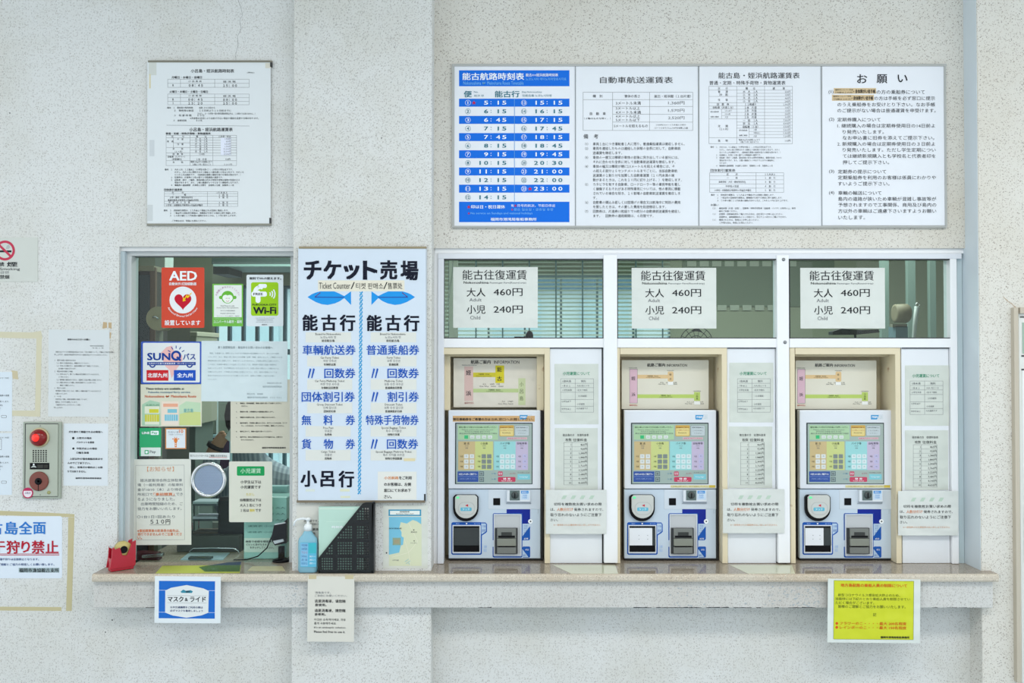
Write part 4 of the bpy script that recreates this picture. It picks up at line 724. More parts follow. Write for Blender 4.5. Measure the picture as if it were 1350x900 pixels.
g.box(xa, xb2, Y0, YC - .006, zb_, zb_ + .003, lat); g.box(xb2 - .003, xb2 + .004, Y0, YC - .006, zb_, zt, lat); g.box(xa, xa + .003, Y0, YC - .006, zb_, outw[1][1], lat); mk('tray', g, fb)
g = Geo(); hb = [(p[0] , p[1]) for p in outw]; g.prism(hb, YC - .0045, YC - .002, lat); 
s = Sign('folder', 'pale mint green folder standing in the black file box', 'folder', (421, 667, 481, 752), YC - .018, mat('#b9d9cb', .5), (370, 640, 4.09), thick=.012, bevel=.001)
s.rect(214, 118, 402, 124, ink('#cfe0d2')).T('時刻表', 280, 212, 342, 226, WINK, .03).line(250, 190, 390, 190, 1.5, ink('#cfe6d9')); s.end()

# sanitizer bottle
sb = empty('sanitizer_bottle', (X(406, 753, 3.03), 3.03, ZS)); tag(sb, 'clear blue hand sanitizer bottle with a white pump on the sill', 'bottle')
cx, cy = X(406, 720, 3.03), 3.03
def oval(prof, m, n=32):     # (rx, ry, z)
    g = Geo(); vs = []
    for rx, ry, z in prof: vs += [(cx + rx * math.copysign(abs(math.cos(2 * PI * i / n)) ** .75, math.cos(2 * PI * i / n)), cy + ry * math.sin(2 * PI * i / n), z) for i in range(n)]
    fs = [(j * n + i, j * n + (i + 1) % n, (j + 1) * n + (i + 1) % n, (j + 1) * n + i) for j in range(len(prof) - 1) for i in range(n)]
    return g.add(vs, fs, m, True).add(vs[:n], [list(range(n))], m).add(vs[-n:], [list(range(n))], m)
bw = (X(419, 730, 3.03) - X(393.5, 730, 3.03)) / 2; z1 = ZS + .001; zsh = Z(709, 3.03); znk = Z(699, 3.03)
bot = mat('#a4dcf0', .12); bnt = bot.node_tree.nodes['Principled BSDF']; bnt.inputs['Transmission Weight'].default_value = .35; bnt.inputs['IOR'].default_value = 1.3
mk('body', oval([(bw * .9, .012, z1), (bw, .017, z1 + .006), (bw, .018, zsh - .01), (bw * .92, .017, zsh), (bw * .6, .013, zsh + .012), (.012, .0115, znk), (.011, .011, znk + .002)], bot), sb)
lb = Geo(); n = 12
def lab(x0, x1, y0, y1, m, off=.0188):
    X0, X1, Z0, Z1 = XZ(x0, y0, x1, y1, 3.012); lb.box(X0, X1, cy - off, cy - off + .0008, Z0, Z1, m)
lab(396, 417, 715, 747, mat('#5cb6d6', .3)); lab(396.5, 406, 716, 746, mat('#86bfe0', .3), .0192); lab(407, 417, 715.5, 729, mat('#3fb6c4', .3), .0192)
mk('label_sticker', lb, sb)
tx_ = Geo()
def ftxt(gg, t, x0, y0, x1, y1, Y, m, bold=0):
    v, f = glyphs(t, bold, 1); a, b = min(p[0] for p in v), max(p[0] for p in v); c, d = min(p[1] for p in v), max(p[1] for p in v)
    X0, X1, Z0, Z1 = XZ(x0, y0, x1, y1, Y); gg.add([(X0 + (p[0] - a) / (b - a) * (X1 - X0), Y, Z0 + (p[1] - c) / (d - c) * (Z1 - Z0)) for p in v], f, m)
for i, (t, cc) in enumerate((('手指消毒', '#2c5f9c'), ('SANITIZER', '#2c5f9c'), ('アルコール', '#b04a7a'), ('500mL', '#2c5f9c'), ('洗浄・消毒', '#2c5f9c'), ('医薬部外品', '#3b7fb0'))): ftxt(tx_, t, 397.5, 717 + i * 4.8, 405, 720 + i * 4.8, 3.0105, ink(cc))
for i in range(3): ftxt(tx_, '消毒用エタノール', 408, 732 + i * 4.5, 416, 734.5 + i * 4.5, 3.0105, WINK)
mk('lettering', tx_, sb)
pm = mat('#e9eef0', .35); g = Geo(); g.lathe([(.014, 0), (.014, .018), (.009, .022), (.005, .024), (.005, .034), (.009, .036), (.009, .043), (.004, .045)], (cx, cy, znk), pm, 24)
zt_ = znk + .040; g.tube([(cx, cy, zt_), (cx - .02, cy - .004, zt_ + .002), (cx - .036, cy - .008, zt_ - .001), (cx - .044, cy - .01, zt_ - .008), (cx - .047, cy - .011, zt_ - .022)], [.0045, .004, .0035, .0032, .0028], pm, 10); mk('pump', g, sb, label='white pump head with a long nozzle')

# papers below the sill
s = Sign('antiseptic_notice', 'off-white multilingual antiseptic notice hanging from the sill edge under the bottle', 'notice', (405.5, 759.5, 467, 845.5), YS - .0005, mat('#d9d7cd', .5, kind='paper'), (370, 640, 4.09), rot=.5)
s.T('消毒液です。', 186, 570, 270, 582, GREYINK).T('ご自由にお使いください。', 184, 586, 358, 598, GREYINK).T('这是消毒液，请您随', 184, 613, 350, 630, INK, .03).T('意使用。', 186, 635, 248, 650, INK, .03).T('這是消毒液，請您隨', 184, 664, 350, 681, INK, .03).T('意使用。', 184, 686, 244, 700, INK, .03).T('이것은 소독액이에요. 자유', 182, 715, 352, 728, INK, .01).T('롭게 사용해주세요.', 182, 735, 302, 748, INK, .01).T("It's an antiseptic solution.", 182, 759, 354, 770, INK, .02).T('Please feel free to use it.', 182, 781, 350, 793, INK, .02)
o = s.end(); tape('short clear tape pieces holding the antiseptic notice to the sill edge', [[(407, 757.4), (417, 757.4), (417, 763), (407, 763)], [(455, 757.4), (466, 757.4), (466, 763), (455, 763)]], mat('#cdbf9a', .4), 'sticky_tape', Y=YS - .0016)
s = Sign('mask_notice', 'blue and white mask and ride card taped on the sill edge', 'notice', (204, 759.5, 291, 821), YS - .0005, mat('#dfe6e9', .4, kind='paper'), (100, 730, 4.219), rot=.5)
BL2 = ink('#1f69c4'); s.rect(462, 150, 774, 358, BL2).line(462, 202, 774, 202, 1.5, WINK, 1).line(462, 324, 774, 324, 1.5, WINK, 1)
s.poly([(498, 204), (530, 188), (617, 172), (710, 190), (740, 204), (738, 325), (700, 340), (617, 354), (540, 342), (498, 326)], ink('#dfe3e3'), 2)
s.poly([(582, 210), (598, 197), (612, 204), (640, 200), (652, 208), (645, 216), (590, 216)], ink('#3a8aa0'), 3).T('福岡市', 612, 204, 636, 214, INK, .03, 5).T('マスク', 512, 236, 600, 265, INK, .05).T('&', 607, 243, 624, 262, INK, .03).T('ライド', 636, 236, 724, 265, INK, .05).line(510, 231, 728, 231, 1, GREYINK, 3).line(510, 271, 728, 271, 1, GREYINK, 3)
s.T('公共交通機関をご利用の際は', 526, 290, 708, 302, ink('#2a3f6e'), .04).T('必ずマスクを着用しましょう', 526, 309, 708, 321, ink('#2a3f6e'), .04)
s.end()
s = Sign('yellow_notice', 'bright yellow laminated notice with orange headings hung on the sill edge', 'notice', (1091, 763, 1213, 847), YS - .0005, mat('#d9dfda', .3, kind='laminate'), (1070, 740, 4.821), rot=.5)
YL2 = mat('#cbd21a', .35, kind='laminate'); OR3 = ink('#d8581e')
s.rect(140, 122, 647, 494, YL2).box(140, 122, 647, 494, 2, ink('#5f7a2a'), 1).T('地方島航路の乗船人員の制限について', 182, 140, 604, 162, OR3, .03)
OL = ink('#4d5a24'); s.T('新型コロナウイルス感染拡大防止のため、', 166, 204, 560, 222, OL).T('当面特には下記のとおり乗船人員を制限させてい', 150, 228, 624, 246, OL).T('ただく場合がございます。', 150, 252, 396, 272, OL).T('皆様のご理解とご協力をお願いいたします。', 168, 276, 596, 296, OL).T('記', 390, 326, 410, 347, OL)
s.disc(160, 394, 9, OR3, 1).disc(160, 419, 9, OR3, 1).T('フラワーのこ・・・・最大 200名程度', 178, 383, 602, 403, OR3, .02).T('レインボーのこ・・・最大 150名程度', 178, 409, 602, 429, OR3, .02).T('福岡市港湾局客船事務所', 438, 472, 622, 487, INK, .06)
s.end()

# red tape dispenser on the sill
td = empty('tape_dispenser', (X(153, 748, 3.06), 3.06, ZS)); tag(td, 'red desk tape dispenser on the sill at the window corner', 'tape dispenser')
Yt = 3.035; RM = mat('#b3122b', .25)
def side(pts, Y, d, m): return Geo().pprism(pts, Y, d, m)
zbase = ZS + .001
P_ = [(136, 749.5), (138.5, 735), (139.5, 722), (142, 721.5), (143, 724), (149, 722.5), (152, 733), (158, 734), (165, 717), (169.5, 715.5), (169, 747), (168, 749.5)]
w_ = [(U(a, b, Yt).x, max(U(a, b, Yt).z, zbase)) for a, b in P_]
g = Geo(); g.prism(w_, Yt, Yt + .006, RM); mk('cheek', g, td, bevel=.001)
g = Geo(); g.prism(w_, Yt + .036, Yt + .042, RM); mk('cheek', g, td, bevel=.001)
X0, X1, Z0, Z1 = XZ(137, 738, 168, 749.5, Yt); g = Geo(); g.box(X0 + .004, X1 - .002, Yt + .003, Yt + .039, zbase + .0005, zbase + .022, RM); g.box(X0 + .003, X0 + .016, Yt + .004, Yt + .038, zbase, zbase + .045, RM); mk('base', g, td, bevel=.002)
g = Geo(); p = U(155, 727, Yt); g.lathe([(.013, 0), (.028, 0), (.028, .022), (.013, .022), (.013, 0)], (p.x, Yt + .010, p.z + .001), mat('#c9b872', .35), 28, 'y', cap=False); mk('tape_roll', g, td, label='translucent yellowish tape roll')
g = Geo().lathe([(.0125, 0), (.0125, .026)], (p.x, Yt + .008, p.z + .001), BLACK, 20, 'y'); mk('hub', g, td)
g = Geo(); q = U(141, 722, Yt); g.box(q.x - .004, q.x + .002, Yt + .006, Yt + .036, q.z - .002, q.z + .003, CHROME); mk('cutter_blade', g, td); td.rotation_euler.z = math.radians(42); td.location.y = 3.062; td.location.x += .004

# laminated sheet lying on the sill
def flat(name, label, cat, pts, m, z=.0012, th=.0008, grp=None):    # pts = (px at py on the sill top)
    g = Geo(); P2 = []
    for px, py in pts:
        x = (px - 675) / F; u = (450 - py) / F; d = Vector((x, math.cos(PITCH) - u * math.sin(PITCH), math.sin(PITCH) + u * math.cos(PITCH))); t = (ZS + z - CAMZ) / d.z; P2.append(Vector((d.x * t, d.y * t, ZS + z)))
    n = len(P2); g.add([(p.x, p.y, ZS + z - th) for p in P2] + [tuple(p) for p in P2], [list(range(n)), list(range(n, 2 * n))] + [(i, (i + 1) % n, (i + 1) % n + n, i + n) for i in range(n)], m); o = mk(name, g); tag(o, label, cat, grp); return o, P2
flat('yellow_sheet', 'yellow and white paper lying flat on the sill under the ticket window', 'paper', [(205, 755.3), (214, 745.5), (318, 744.5), (316, 755)], mat('#c3c95a', .25))
flat('blue_sheet', 'clear bluish plastic mat lying across the ticket window sill', 'mat', [(262, 747), (300, 741), (318, 740), (316, 753), (270, 753)], glass_mat('blue_film', (.72, .82, .98), 1.5, .05), .0022)
flat('small_leaflet', 'small cream leaflet lying on the sill beside the payment reader', 'leaflet', [(326, 752), (333, 746), (372, 746), (376, 752)], mat('#c9c19a', .3))
for a, lab_ in ((727, 'pale slant-edged sheet on the sill between the first and second machines'), (960, 'pale slant-edged sheet on the sill between the second and third machines')):
    flat('pale_sheet', lab_, 'mat', [(a + 2, 744.5), (a + 84, 744.5), (a + 88, 755.6), (a + 26, 755.6)], mat('#cfd0b6', .12), .0014)  # pale glossy patch with a slanted end, laid on the sill

# ================================================================ TICKET MACHINE BAYS
# cream alcove surround
YM = 3.19
def alcove(x0, x1, xi1, label, posts=False):
    e = empty('machine_surround', (X((x0 + x1) / 2, 742, YW - .02), YW - .02, ZS)); tag(e, label, 'surround', None)
    Y = YW - .02; yt, yb = 458, 742.5
    z0 = ZS + .001
    def b(nm, px0, py0, px1, py1, Y_, d, m=CREAM, bev=.0012):
        X0, X1, Z0, Z1 = XZ(px0, py0, px1, py1, Y_); Z0 = max(Z0, z0); mk(nm, Geo().box(X0, X1, Y_, Y_ + d, Z0, Z1, m), e, bevel=bev)
    b('frame_post', x0, yt, x0 + 6.5, yb, Y, .30); b('frame_post', xi1, yt, x1, yb, Y, .30); b('frame_rail', x0 + 6.5, yt, xi1, yt + 9, Y, .30)
    X0, X1 = X(x0 + 6.5, 600, Y), X(xi1, 600, Y); Zt = Z(yt + 9, Y)
    mk('back_panel', Geo().box(X0, X1, 3.283, 3.29, z0, Zt, CREAM2), e)
    mk('cover_rail', Geo().box(X0, X1, 3.20, 3.215, Zt - .008, Zt, CREAM2), e, bevel=.001)
    if posts:
        for q0, q1 in ((585, 593), (708, 717)):
            X0_, X1_ = X(q0, 600, 3.19), X(q1, 600, 3.19); mk('inner_post', Geo().box(X0_, X1_, 3.205, 3.235, Z(541, 3.19), Zt - .005, CREAM), e, bevel=.001)
    return e
alcove(578, 725, 718, 'cream steel surround of the first machine, nearest the column', True)
alcove(811, 959, 952, 'cream steel surround of the middle machine')
alcove(1042, 1188, 1181, 'cream steel surround of the last machine, next to the pillar')

def machine(e):
    BODY = mat('#d6dde6', .3); LOW = mat('#c7d6e4', .3); BZ = mat('#dfe4ec', .3); BLU = ink('#1c57ae'); DBL = ink('#16298f')
    z0 = ZS + .003
    X0, X1, _, Zt = XZ(823, 541, 944, 737, YM)
    mk('cabinet', Geo().box(X0 + .001, X1 + .010, YM + .006, YM + .085, z0, Zt - .001, mat('#1b1d1f', .5)), e, bevel=.002)  # black and widened so its edge stands in for the shaded gap
    g = Geo().pbox(823, 644.5, 944, 736, YM + .004, .02, LOW); mk('lower_panel', g, e, bevel=.002)
    g = Geo(); g.pbox(823, 540.5, 944.5, 644, YM - .004, .03, BZ); mk('screen_bezel', g, e, bevel=.003)
    g = Geo(); g.pbox(875.5, 645, 944, 671, YM + .002, .01, mat('#d0dae4', .3)); mk('upper_plate', g, e, bevel=.001)
    # screen
    s = Sign('screen', None, None, (831.8, 557, 934, 638), YM - .004, mat('#2f3a3e', .2), (800, 450, 4.5), parent=e, thick=.0012)
    SCB = mat('#9fb0aa', .15, emit=.03); s.rect(150, 488, 598, 842, SCB)
    def em(h): return mat(h, .2, kind='', emit=.04)
    s.rect(160, 496, 398, 582, em('#a6c8a0'), 1).rr(406, 496, 492, 562, 6, em('#c7a24e'), 1).rr(410, 512, 488, 558, 5, em('#dccb86'), 2).rr(497, 498, 583, 560, 6, em('#8a8f92'), 1).rr(499, 500, 581, 558, 5, em('#bcc8cc'), 2)
    s.T('最初に購入する券の行き先を選んでお押しください', 166, 503, 388, 513, INK).T('Please select the route of your', 184, 520, 370, 528, GREYINK).T('목적지의 버튼을 눌러 주세요', 200, 530, 350, 538, GREYINK).T('最初请选择您要乘坐的航线并按下按钮', 168, 541, 392, 549, GREYINK)
    s.rect(198, 556, 220, 576, em('#35b574'), 2)
    for i in range(4): s.rr(232 + i * 35, 556, 258 + i * 35, 576, 4, em('#d3dbd6'), 2).T('１人', 238 + i * 35, 562, 252 + i * 35, 570, GREYINK)
    s.T('往復乗船券のご購入は', 410, 506, 486, 514, ink('#8a4a20')).T('ここを押してください', 412, 522, 486, 530, ink('#a04a30')).T('Round-trip', 424, 538, 472, 546, INK).T('特殊手荷物券など', 504, 506, 576, 514, INK).T('こちらを押し', 508, 524, 572, 532, GREYINK).T('て下さい', 516, 540, 562, 548, GREYINK)
    s.rect(450, 568, 570, 580, em('#d3b3ba'), 1).T('お札を入れてください', 456, 570, 566, 578, ink('#b03050'))
    for x0, x1, cc, t in ((162, 262, '#c5b183', '能 古'), (262, 368, '#c3cc85', '小呂島'), (374, 502, '#96cfd0', 'バイク等'), (502, 576, '#bfb4ce', '自転車等')):
        s.rect(x0, 592, x1, 762, em(cc), 1); c = (x0 + x1) / 2; s.L(t, c, 604, 15, 15, INK, al='c').L('Adult', c, 618, 10, 9, GREYINK, al='c').L('券種', c, 632, 8, 8, GREYINK, al='c')
    for xs, cc in (((197, 230), '#d5dad9'), ((301, 333), '#7f8a86'), ((410, 441, 472), '#cfe0e2'), ((544,), '#b9b5d8')):
        for x in xs:
            for y in (668, 699, 730): s.rr(x, y, x + 26, y + 25, 3, em(cc), 2).L('円', x + 13, y + 12, 9, 9, GREYINK, al='c')
    for x in (174, 278, 388, 518):
        for y in (672, 702, 732): s.T('片道', x, y + 4, x + 15, y + 14, INK)
    s.rect(158, 770, 282, 832, em('#31519c'), 1).T('お金を入れる前にご確認下さい', 166, 780, 274, 792, WINK, .02).T('このボタンを押してください', 170, 810, 270, 818, ink('#a9c2e8')).line(160, 801, 280, 801, 1.5, ink('#8aa3d8'), 2)
    for y in (770, 804): s.rect(287, y, 315, y + 27, em('#3f5560'), 1).rect(290, y + 3, 312, y + 24, em('#8fa0a0'), 2).T('枚', 294, y + 7, 308, y + 20, INK)
    for y in (782, 815): s.T('0 枚', 360, y - 4, 388, y + 5, ink('#4f86a8'))
    s.rr(398, 770, 426, 797, 5, em('#c2526c'), 1).T('取消', 402, 777, 422, 789, WINK).rr(398, 803, 502, 832, 7, em('#c03d5c'), 1).T('発 券', 428, 808, 474, 820, WINK, .04).T('Issue ticket', 420, 822, 482, 829, WINK).T('0 円', 470, 778, 500, 787, ink('#b06070'))
    s.rect(514, 786, 588, 818, em('#7fc3cf'), 1).T('Language', 526, 798, 576, 807, WINK).T('その他ことば', 514, 773, 584, 781, GREYINK)
    s.end()
    return
em0 = empty('ticket_machine', (X(883.5, 737, YM), YM, ZS))
machine(em0)
def machine_low(e):
    LOW = mat('#c7d6e4', .3); BLU = ink('#1c57ae'); DBL = ink('#16298f'); Yl = YM + .004
    s = Sign('graphic_panel', None, None, (824, 647, 943, 735), Yl, mat('#c7d6e4', .28), (800, 620, 6), parent=e, thick=.0008)
    # return tray outline
    s.rr(160, 408, 402, 666, 14, BLU).poly([(396, 410), (430, 410), (442, 424), (442, 484), (432, 494), (398, 516)], BLU).poly([(396, 418), (428, 418), (434, 426), (434, 480), (398, 506)], ink('#b4cbe2'), 1)
    s.rr(170, 432, 392, 656, 8, ink('#c7d6e4'), 1).poly([(272, 414), (288, 414), (280, 428)], WINK, 3).T('取出口', 196, 414, 222, 426, ink('#a9c7ee')).T('おつり', 340, 414, 384, 426, ink('#a9c7ee')).T('つり銭', 402, 432, 430, 448, BLU).T('返却', 402, 464, 430, 484, BLU).T('注意', 416, 590, 440, 612, ink('#88b2e4')).T('取忘', 416, 620, 440, 642, ink('#88b2e4'))
    # banknote outline
    s.poly([(596, 306), (783, 306), (783, 420), (720, 420), (720, 340), (596, 340)], DBL).rr(487, 337, 722, 688, 12, BLU, 0).rr(497, 347, 716, 678, 8, ink('#c7d6e4'), 1).rect(480, 550, 497, 602, ink('#c7d6e4'), 2)
    s.poly([(722, 500), (783, 440), (783, 540), (774, 551), (722, 551)], BLU).poly([(722, 420), (772, 420), (772, 452), (722, 520)], ink('#b4cbe2'), 1).rr(722, 600, 784, 688, 10, BLU).poly([(722, 620), (770, 684), (722, 684)], ink('#b4cbe2'), 1)
    for t, y in (('千円', 432), ('五千', 450), ('一万', 468), ('円', 486)): s.T(t, 734, y, 760, y + 13, BLU)
    s.T('紙幣', 734, 532, 768, 546, WINK).T('領収証', 744, 618, 772, 632, WINK).T('発行', 728, 662, 752, 678, BLU)
    s.disc(785, 402, 18, WINK, 1).disc(786, 402, 6, INK, 2).box(845, 300, 846, 340, .6, GREYINK)
    s.end()
    def rim(nm, x0, y0, x1, y1, w, Y, d, m): 
        g = Geo(); g.pbox(x0, y0, x1, y0 + w, Y, d, m); g.pbox(x0, y1 - w, x1, y1, Y, d, m); g.pbox(x0, y0 + w, x0 + w, y1 - w, Y, d, m); g.pbox(x1 - w, y0 + w, x1, y1 - w, Y, d, m); return mk(nm, g, e)
    # tray with a clear hinged flap over a dark recess
    rim('tray_rim', 828.5, 692, 865.3, 728.7, 1.2, Yl - .005, .006, mat('#dfe5ea', .3))
    g = Geo().pbox(829.5, 693, 864.5, 727.7, Yl - .0016, .001, BLACK); mk('tray_recess', g, e)
    g = Geo(); A, B, C0, D = XZ(829.8, 695.5, 864, 718.5, Yl - .004); g.add([(A, Yl - .0045, D), (B, Yl - .0045, D), (B, Yl - .0075, C0), (A, Yl - .0075, C0), (A, Yl - .003, D), (B, Yl - .003, D), (B, Yl - .006, C0), (A, Yl - .006, C0)], [(0, 1, 2, 3), (4, 7, 6, 5), (0, 4, 5, 1), (3, 2, 6, 7), (0, 3, 7, 4), (1, 5, 6, 2)], FLAP); mk('tray_flap', g, e, label='glossy reflecting tray flap')
    # card reader
    pts = [(831, 654), (834, 651), (860.5, 651), (863.6, 654), (863.6, 669)] + [(847.3 + 16.3 * math.cos(math.radians(a)), 669 + 16 * math.sin(math.radians(a))) for a in range(10, 175, 15)] + [(831, 669)]
    def sh(p, k, c=(847.3, 667)): return [(c[0] + (a - c[0]) * k, c[1] + (b - c[1]) * k) for a, b in p]
    mk('reader_collar_shadow', Geo().pprism([(a - .8, b + 1.6) for a, b in sh(pts, 1.03)], Yl - .014, .014, BLACK), e, bevel=.002)  # collar set lower, its black doubling as the shadow under the reader
    mk('card_reader', Geo().pprism(sh(pts, .9), Yl - .019, .008, mat('#c9ccc8', .3)), e, bevel=.0018)
    rd = Sign('reader_face', None, None, (836.8, 661.5, 859, 678.5), Yl - .019, mat('#b9bcb9', .3), (800, 620, 6), parent=e, thick=.0006, corners=7.5)
    rd.rr(226, 254, 348, 346, 42, ink('#c6cbc9')).rr(240, 292, 328, 320, 8, ink('#62b6cf'), 1).T('タッチ', 254, 297, 314, 315, WINK).poly([(276, 276), (300, 266), (300, 286)], RED, 1); rd.rr(206, 206, 230, 222, 5, mat('#5ad08c', .3, emit=.6), 1); rd.end()
    # lens, coin unit
    mk('sensor_window', Geo().pbox(882, 656.5, 891.2, 665.8, Yl - .0035, .003, BLACK), e, bevel=.0006)
    A, B, C0, D = XZ(901, 646, 931.5, 661, Yl - .016)
    g = Geo(); g.box(A, B, Yl - .016, Yl, C0, D, mat('#dfe5ec', .3)); g.add([(A, Yl - .016, C0), (B, Yl - .016, C0), (B + .004, Yl, C0 - .013), (A - .004, Yl, C0 - .013), (A, Yl, C0), (B, Yl, C0)], [(0, 1, 2, 3), (0, 3, 4), (1, 5, 2), (2, 3, 4, 5)], mat('#b9c3cf', .35)); mk('coin_unit', g, e)
    g = Geo().pbox(904.8, 646.3, 918, 659.4, Yl - .018, .003, mat('#5f6f6e', .4)); mk('coin_plate', g, e)
    c = U(911.5, 652.5, Yl - .018); g = Geo(); g.lathe([(.0135, 0), (.012, -.003), (.004, -.004)], c, mat('#3b4545', .35), 24, 'y'); g.box(c.x - .0016, c.x + .0016, c.y - .0055, c.y - .003, c.z - .009, c.z + .009, BLACK); mk('coin_slot', g, e)
    cs = Sign('coin_label', None, None, (919, 646.4, 930.5, 658.5), Yl - .016, ink('#c9dbec'), (800, 620, 6), parent=e, thick=.0006); cs.rect(718, 160, 776, 182, ink('#3a8fd6')).T('硬貨投入', 724, 164, 770, 178, WINK).T('500', 730, 190, 764, 203, ink('#5aa0dc')).T('100', 730, 207, 764, 220, ink('#5aa0dc')); cs.end()
    # banknote unit
    A, B, C0, D = XZ(883.3, 678, 918.7, 731.8, Yl)
    rim('bill_surround', 882.8, 677.5, 919.2, 732.2, 1.4, Yl - .006, .007, mat('#cfd5dc', .35))
    g = Geo().box(A, B, Yl - .0028, Yl - .0012, C0, D, mat('#c3c7ca', .4)); mk('bill_recess', g, e)
    GB = mat('#777b77', .4); x0, x1, z0, z1 = XZ(885, 696, 915, 730, Yl - .012)
    g = Geo(); g.box(x0, x1, Yl - .010, Yl - .0015, z0, z1, mat('#35383a', .4)); mk('bill_unit', g, e, bevel=.001)
    q = lambda a, b, c_, d: XZ(a, b, c_, d, Yl - .014)
    g = Geo(); xx0, xx1, zz0, zz1 = q(888, 696.5, 913, 709); g.box(xx0, xx1, Yl - .018, Yl - .008, zz0, zz1, GB); mk('bill_mouth', g, e, bevel=.001)
    g = Geo(); A1 = q(889.5, 705.5, 911.5, 708.2); g.box(A1[0], A1[1], Yl - .0195, Yl - .0175, A1[2], A1[3], BLACK); A1 = q(893.5, 701, 907.5, 706); g.box(A1[0], A1[1], Yl - .0195, Yl - .0175, A1[2], A1[3], mat('#303331', .4)); mk('bill_slot', g, e)
    g = Geo(); A1 = q(888, 709.5, 913, 719); g.box(A1[0], A1[1], Yl - .021, Yl - .008, A1[2], A1[3], mat('#85897f', .4)); mk('bill_shelf', g, e, bevel=.001)
    g = Geo(); A1 = q(888, 721, 913, 729); g.box(A1[0], A1[1], Yl - .017, Yl - .008, A1[2], A1[3], GB); A2 = q(889.5, 719.3, 911.5, 720.8); g.box(A2[0], A2[1], Yl - .018, Yl - .008, A2[2], A2[3], BLACK); mk('receipt_shelf', g, e, bevel=.0008)
FLAP = mat('#2e3436', .04); FLAP.node_tree.nodes['Principled BSDF'].inputs['Specular IOR Level'].default_value = 1.0
machine_low(em0)
cs = Sign('corner_sticker', None, None, (916.7, 546, 933, 552.5), YM - .0042, ink('#d3dbe2'), (800, 450, 4.5), parent=em0, thick=.0005); cs.poly([(526, 436), (574, 436), (562, 462), (526, 462)], ink('#3a98d2')).T('mav', 532, 442, 566, 454, WINK, .03).arc(580, 448, 9, 1.5, -60, 100, ink('#b3c3cc'), 0, 8); cs.end()
step = 231.5 * YM / F
em1 = copy_tree(em0); em1.location.x -= X(883.5, 737, YM) - X(651.5, 737, YM); em2 = copy_tree(em0); em2.location.x += X(1115, 737, YM) - X(883.5, 737, YM); em2.location.z -= .0
for e_, w_ in ((em0, 30), (em2, 24)):
    fl = [c for c in e_.children if c.name.startswith('tray_flap')][0]
    g = Geo(); dx = e_.location.x - em0.location.x if e_ is not em0 else 0
    A, B, C0, D = XZ(829.6, 695.5, 829.6 + w_, 718.3, YM - .001); g.box(A + dx, B + dx, YM - .006, YM - .0035, C0, D, mat('#e9edf3', .3))
    for ux, uy in ((.42, .42), (.8, .42), (.42, .64), (.8, .64)): g.lathe([(.0014, 0), (.0014, .0006)], (A + dx + (B - A) * ux, YM - .0066, D - (D - C0) * uy), mat('#8b8f95', .5), 8, 'y')
    ROOT[e_.name] = Vector(e_.location) if e_ is not em0 else ROOT[em0.name]
    mk('tray_plate', g, e_, label='white plate with four small dots')
tag(em0, 'grey touch-screen ticket machine in the middle bay', 'ticket machine', 'ticket machines in the wall bays')
tag(em1, 'grey touch-screen ticket machine in the bay nearest the column, orange strip over its screen', 'ticket machine', 'ticket machines in the wall bays')
tag(em2, 'grey touch-screen ticket machine in the bay next to the pillar', 'ticket machine', 'ticket machines in the wall bays')
# strips stuck on machines
s = Sign('warning_strip', 'orange beige lettered strip over the screen of the first machine', 'sticker', (597, 548, 705, 555.5), YM - .0042, mat('#cfa877', .5, kind='paper'), (570, 450, 4.5), thick=.0006); s.T('割引乗船券をご希望の方は', 124, 453, 345, 469, INK, .05).T('出札窓口へお越し下さい。', 350, 453, 600, 469, ink('#4a3a2a'), .02); s.end()
for x0, lb_ in ((884, 'yellow lettered strip under the middle machine screen'), (1114.5, 'yellow lettered strip under the screen of the machine by the pillar')):
    s = Sign('yellow_strip', lb_, 'sticker', (x0, 639.3, x0 + 59, 642.6), YM - .0042, mat('#dcd6a4', .5), (x0, 639.3, 1), thick=.0006); s.T('１万円札は使えません。窓口で両替をしてください', 1, .7, 50, 2.7, ink('#a8935a')).rect(51, 0, 59, 3.3, ink('#cdb64e')); s.end()

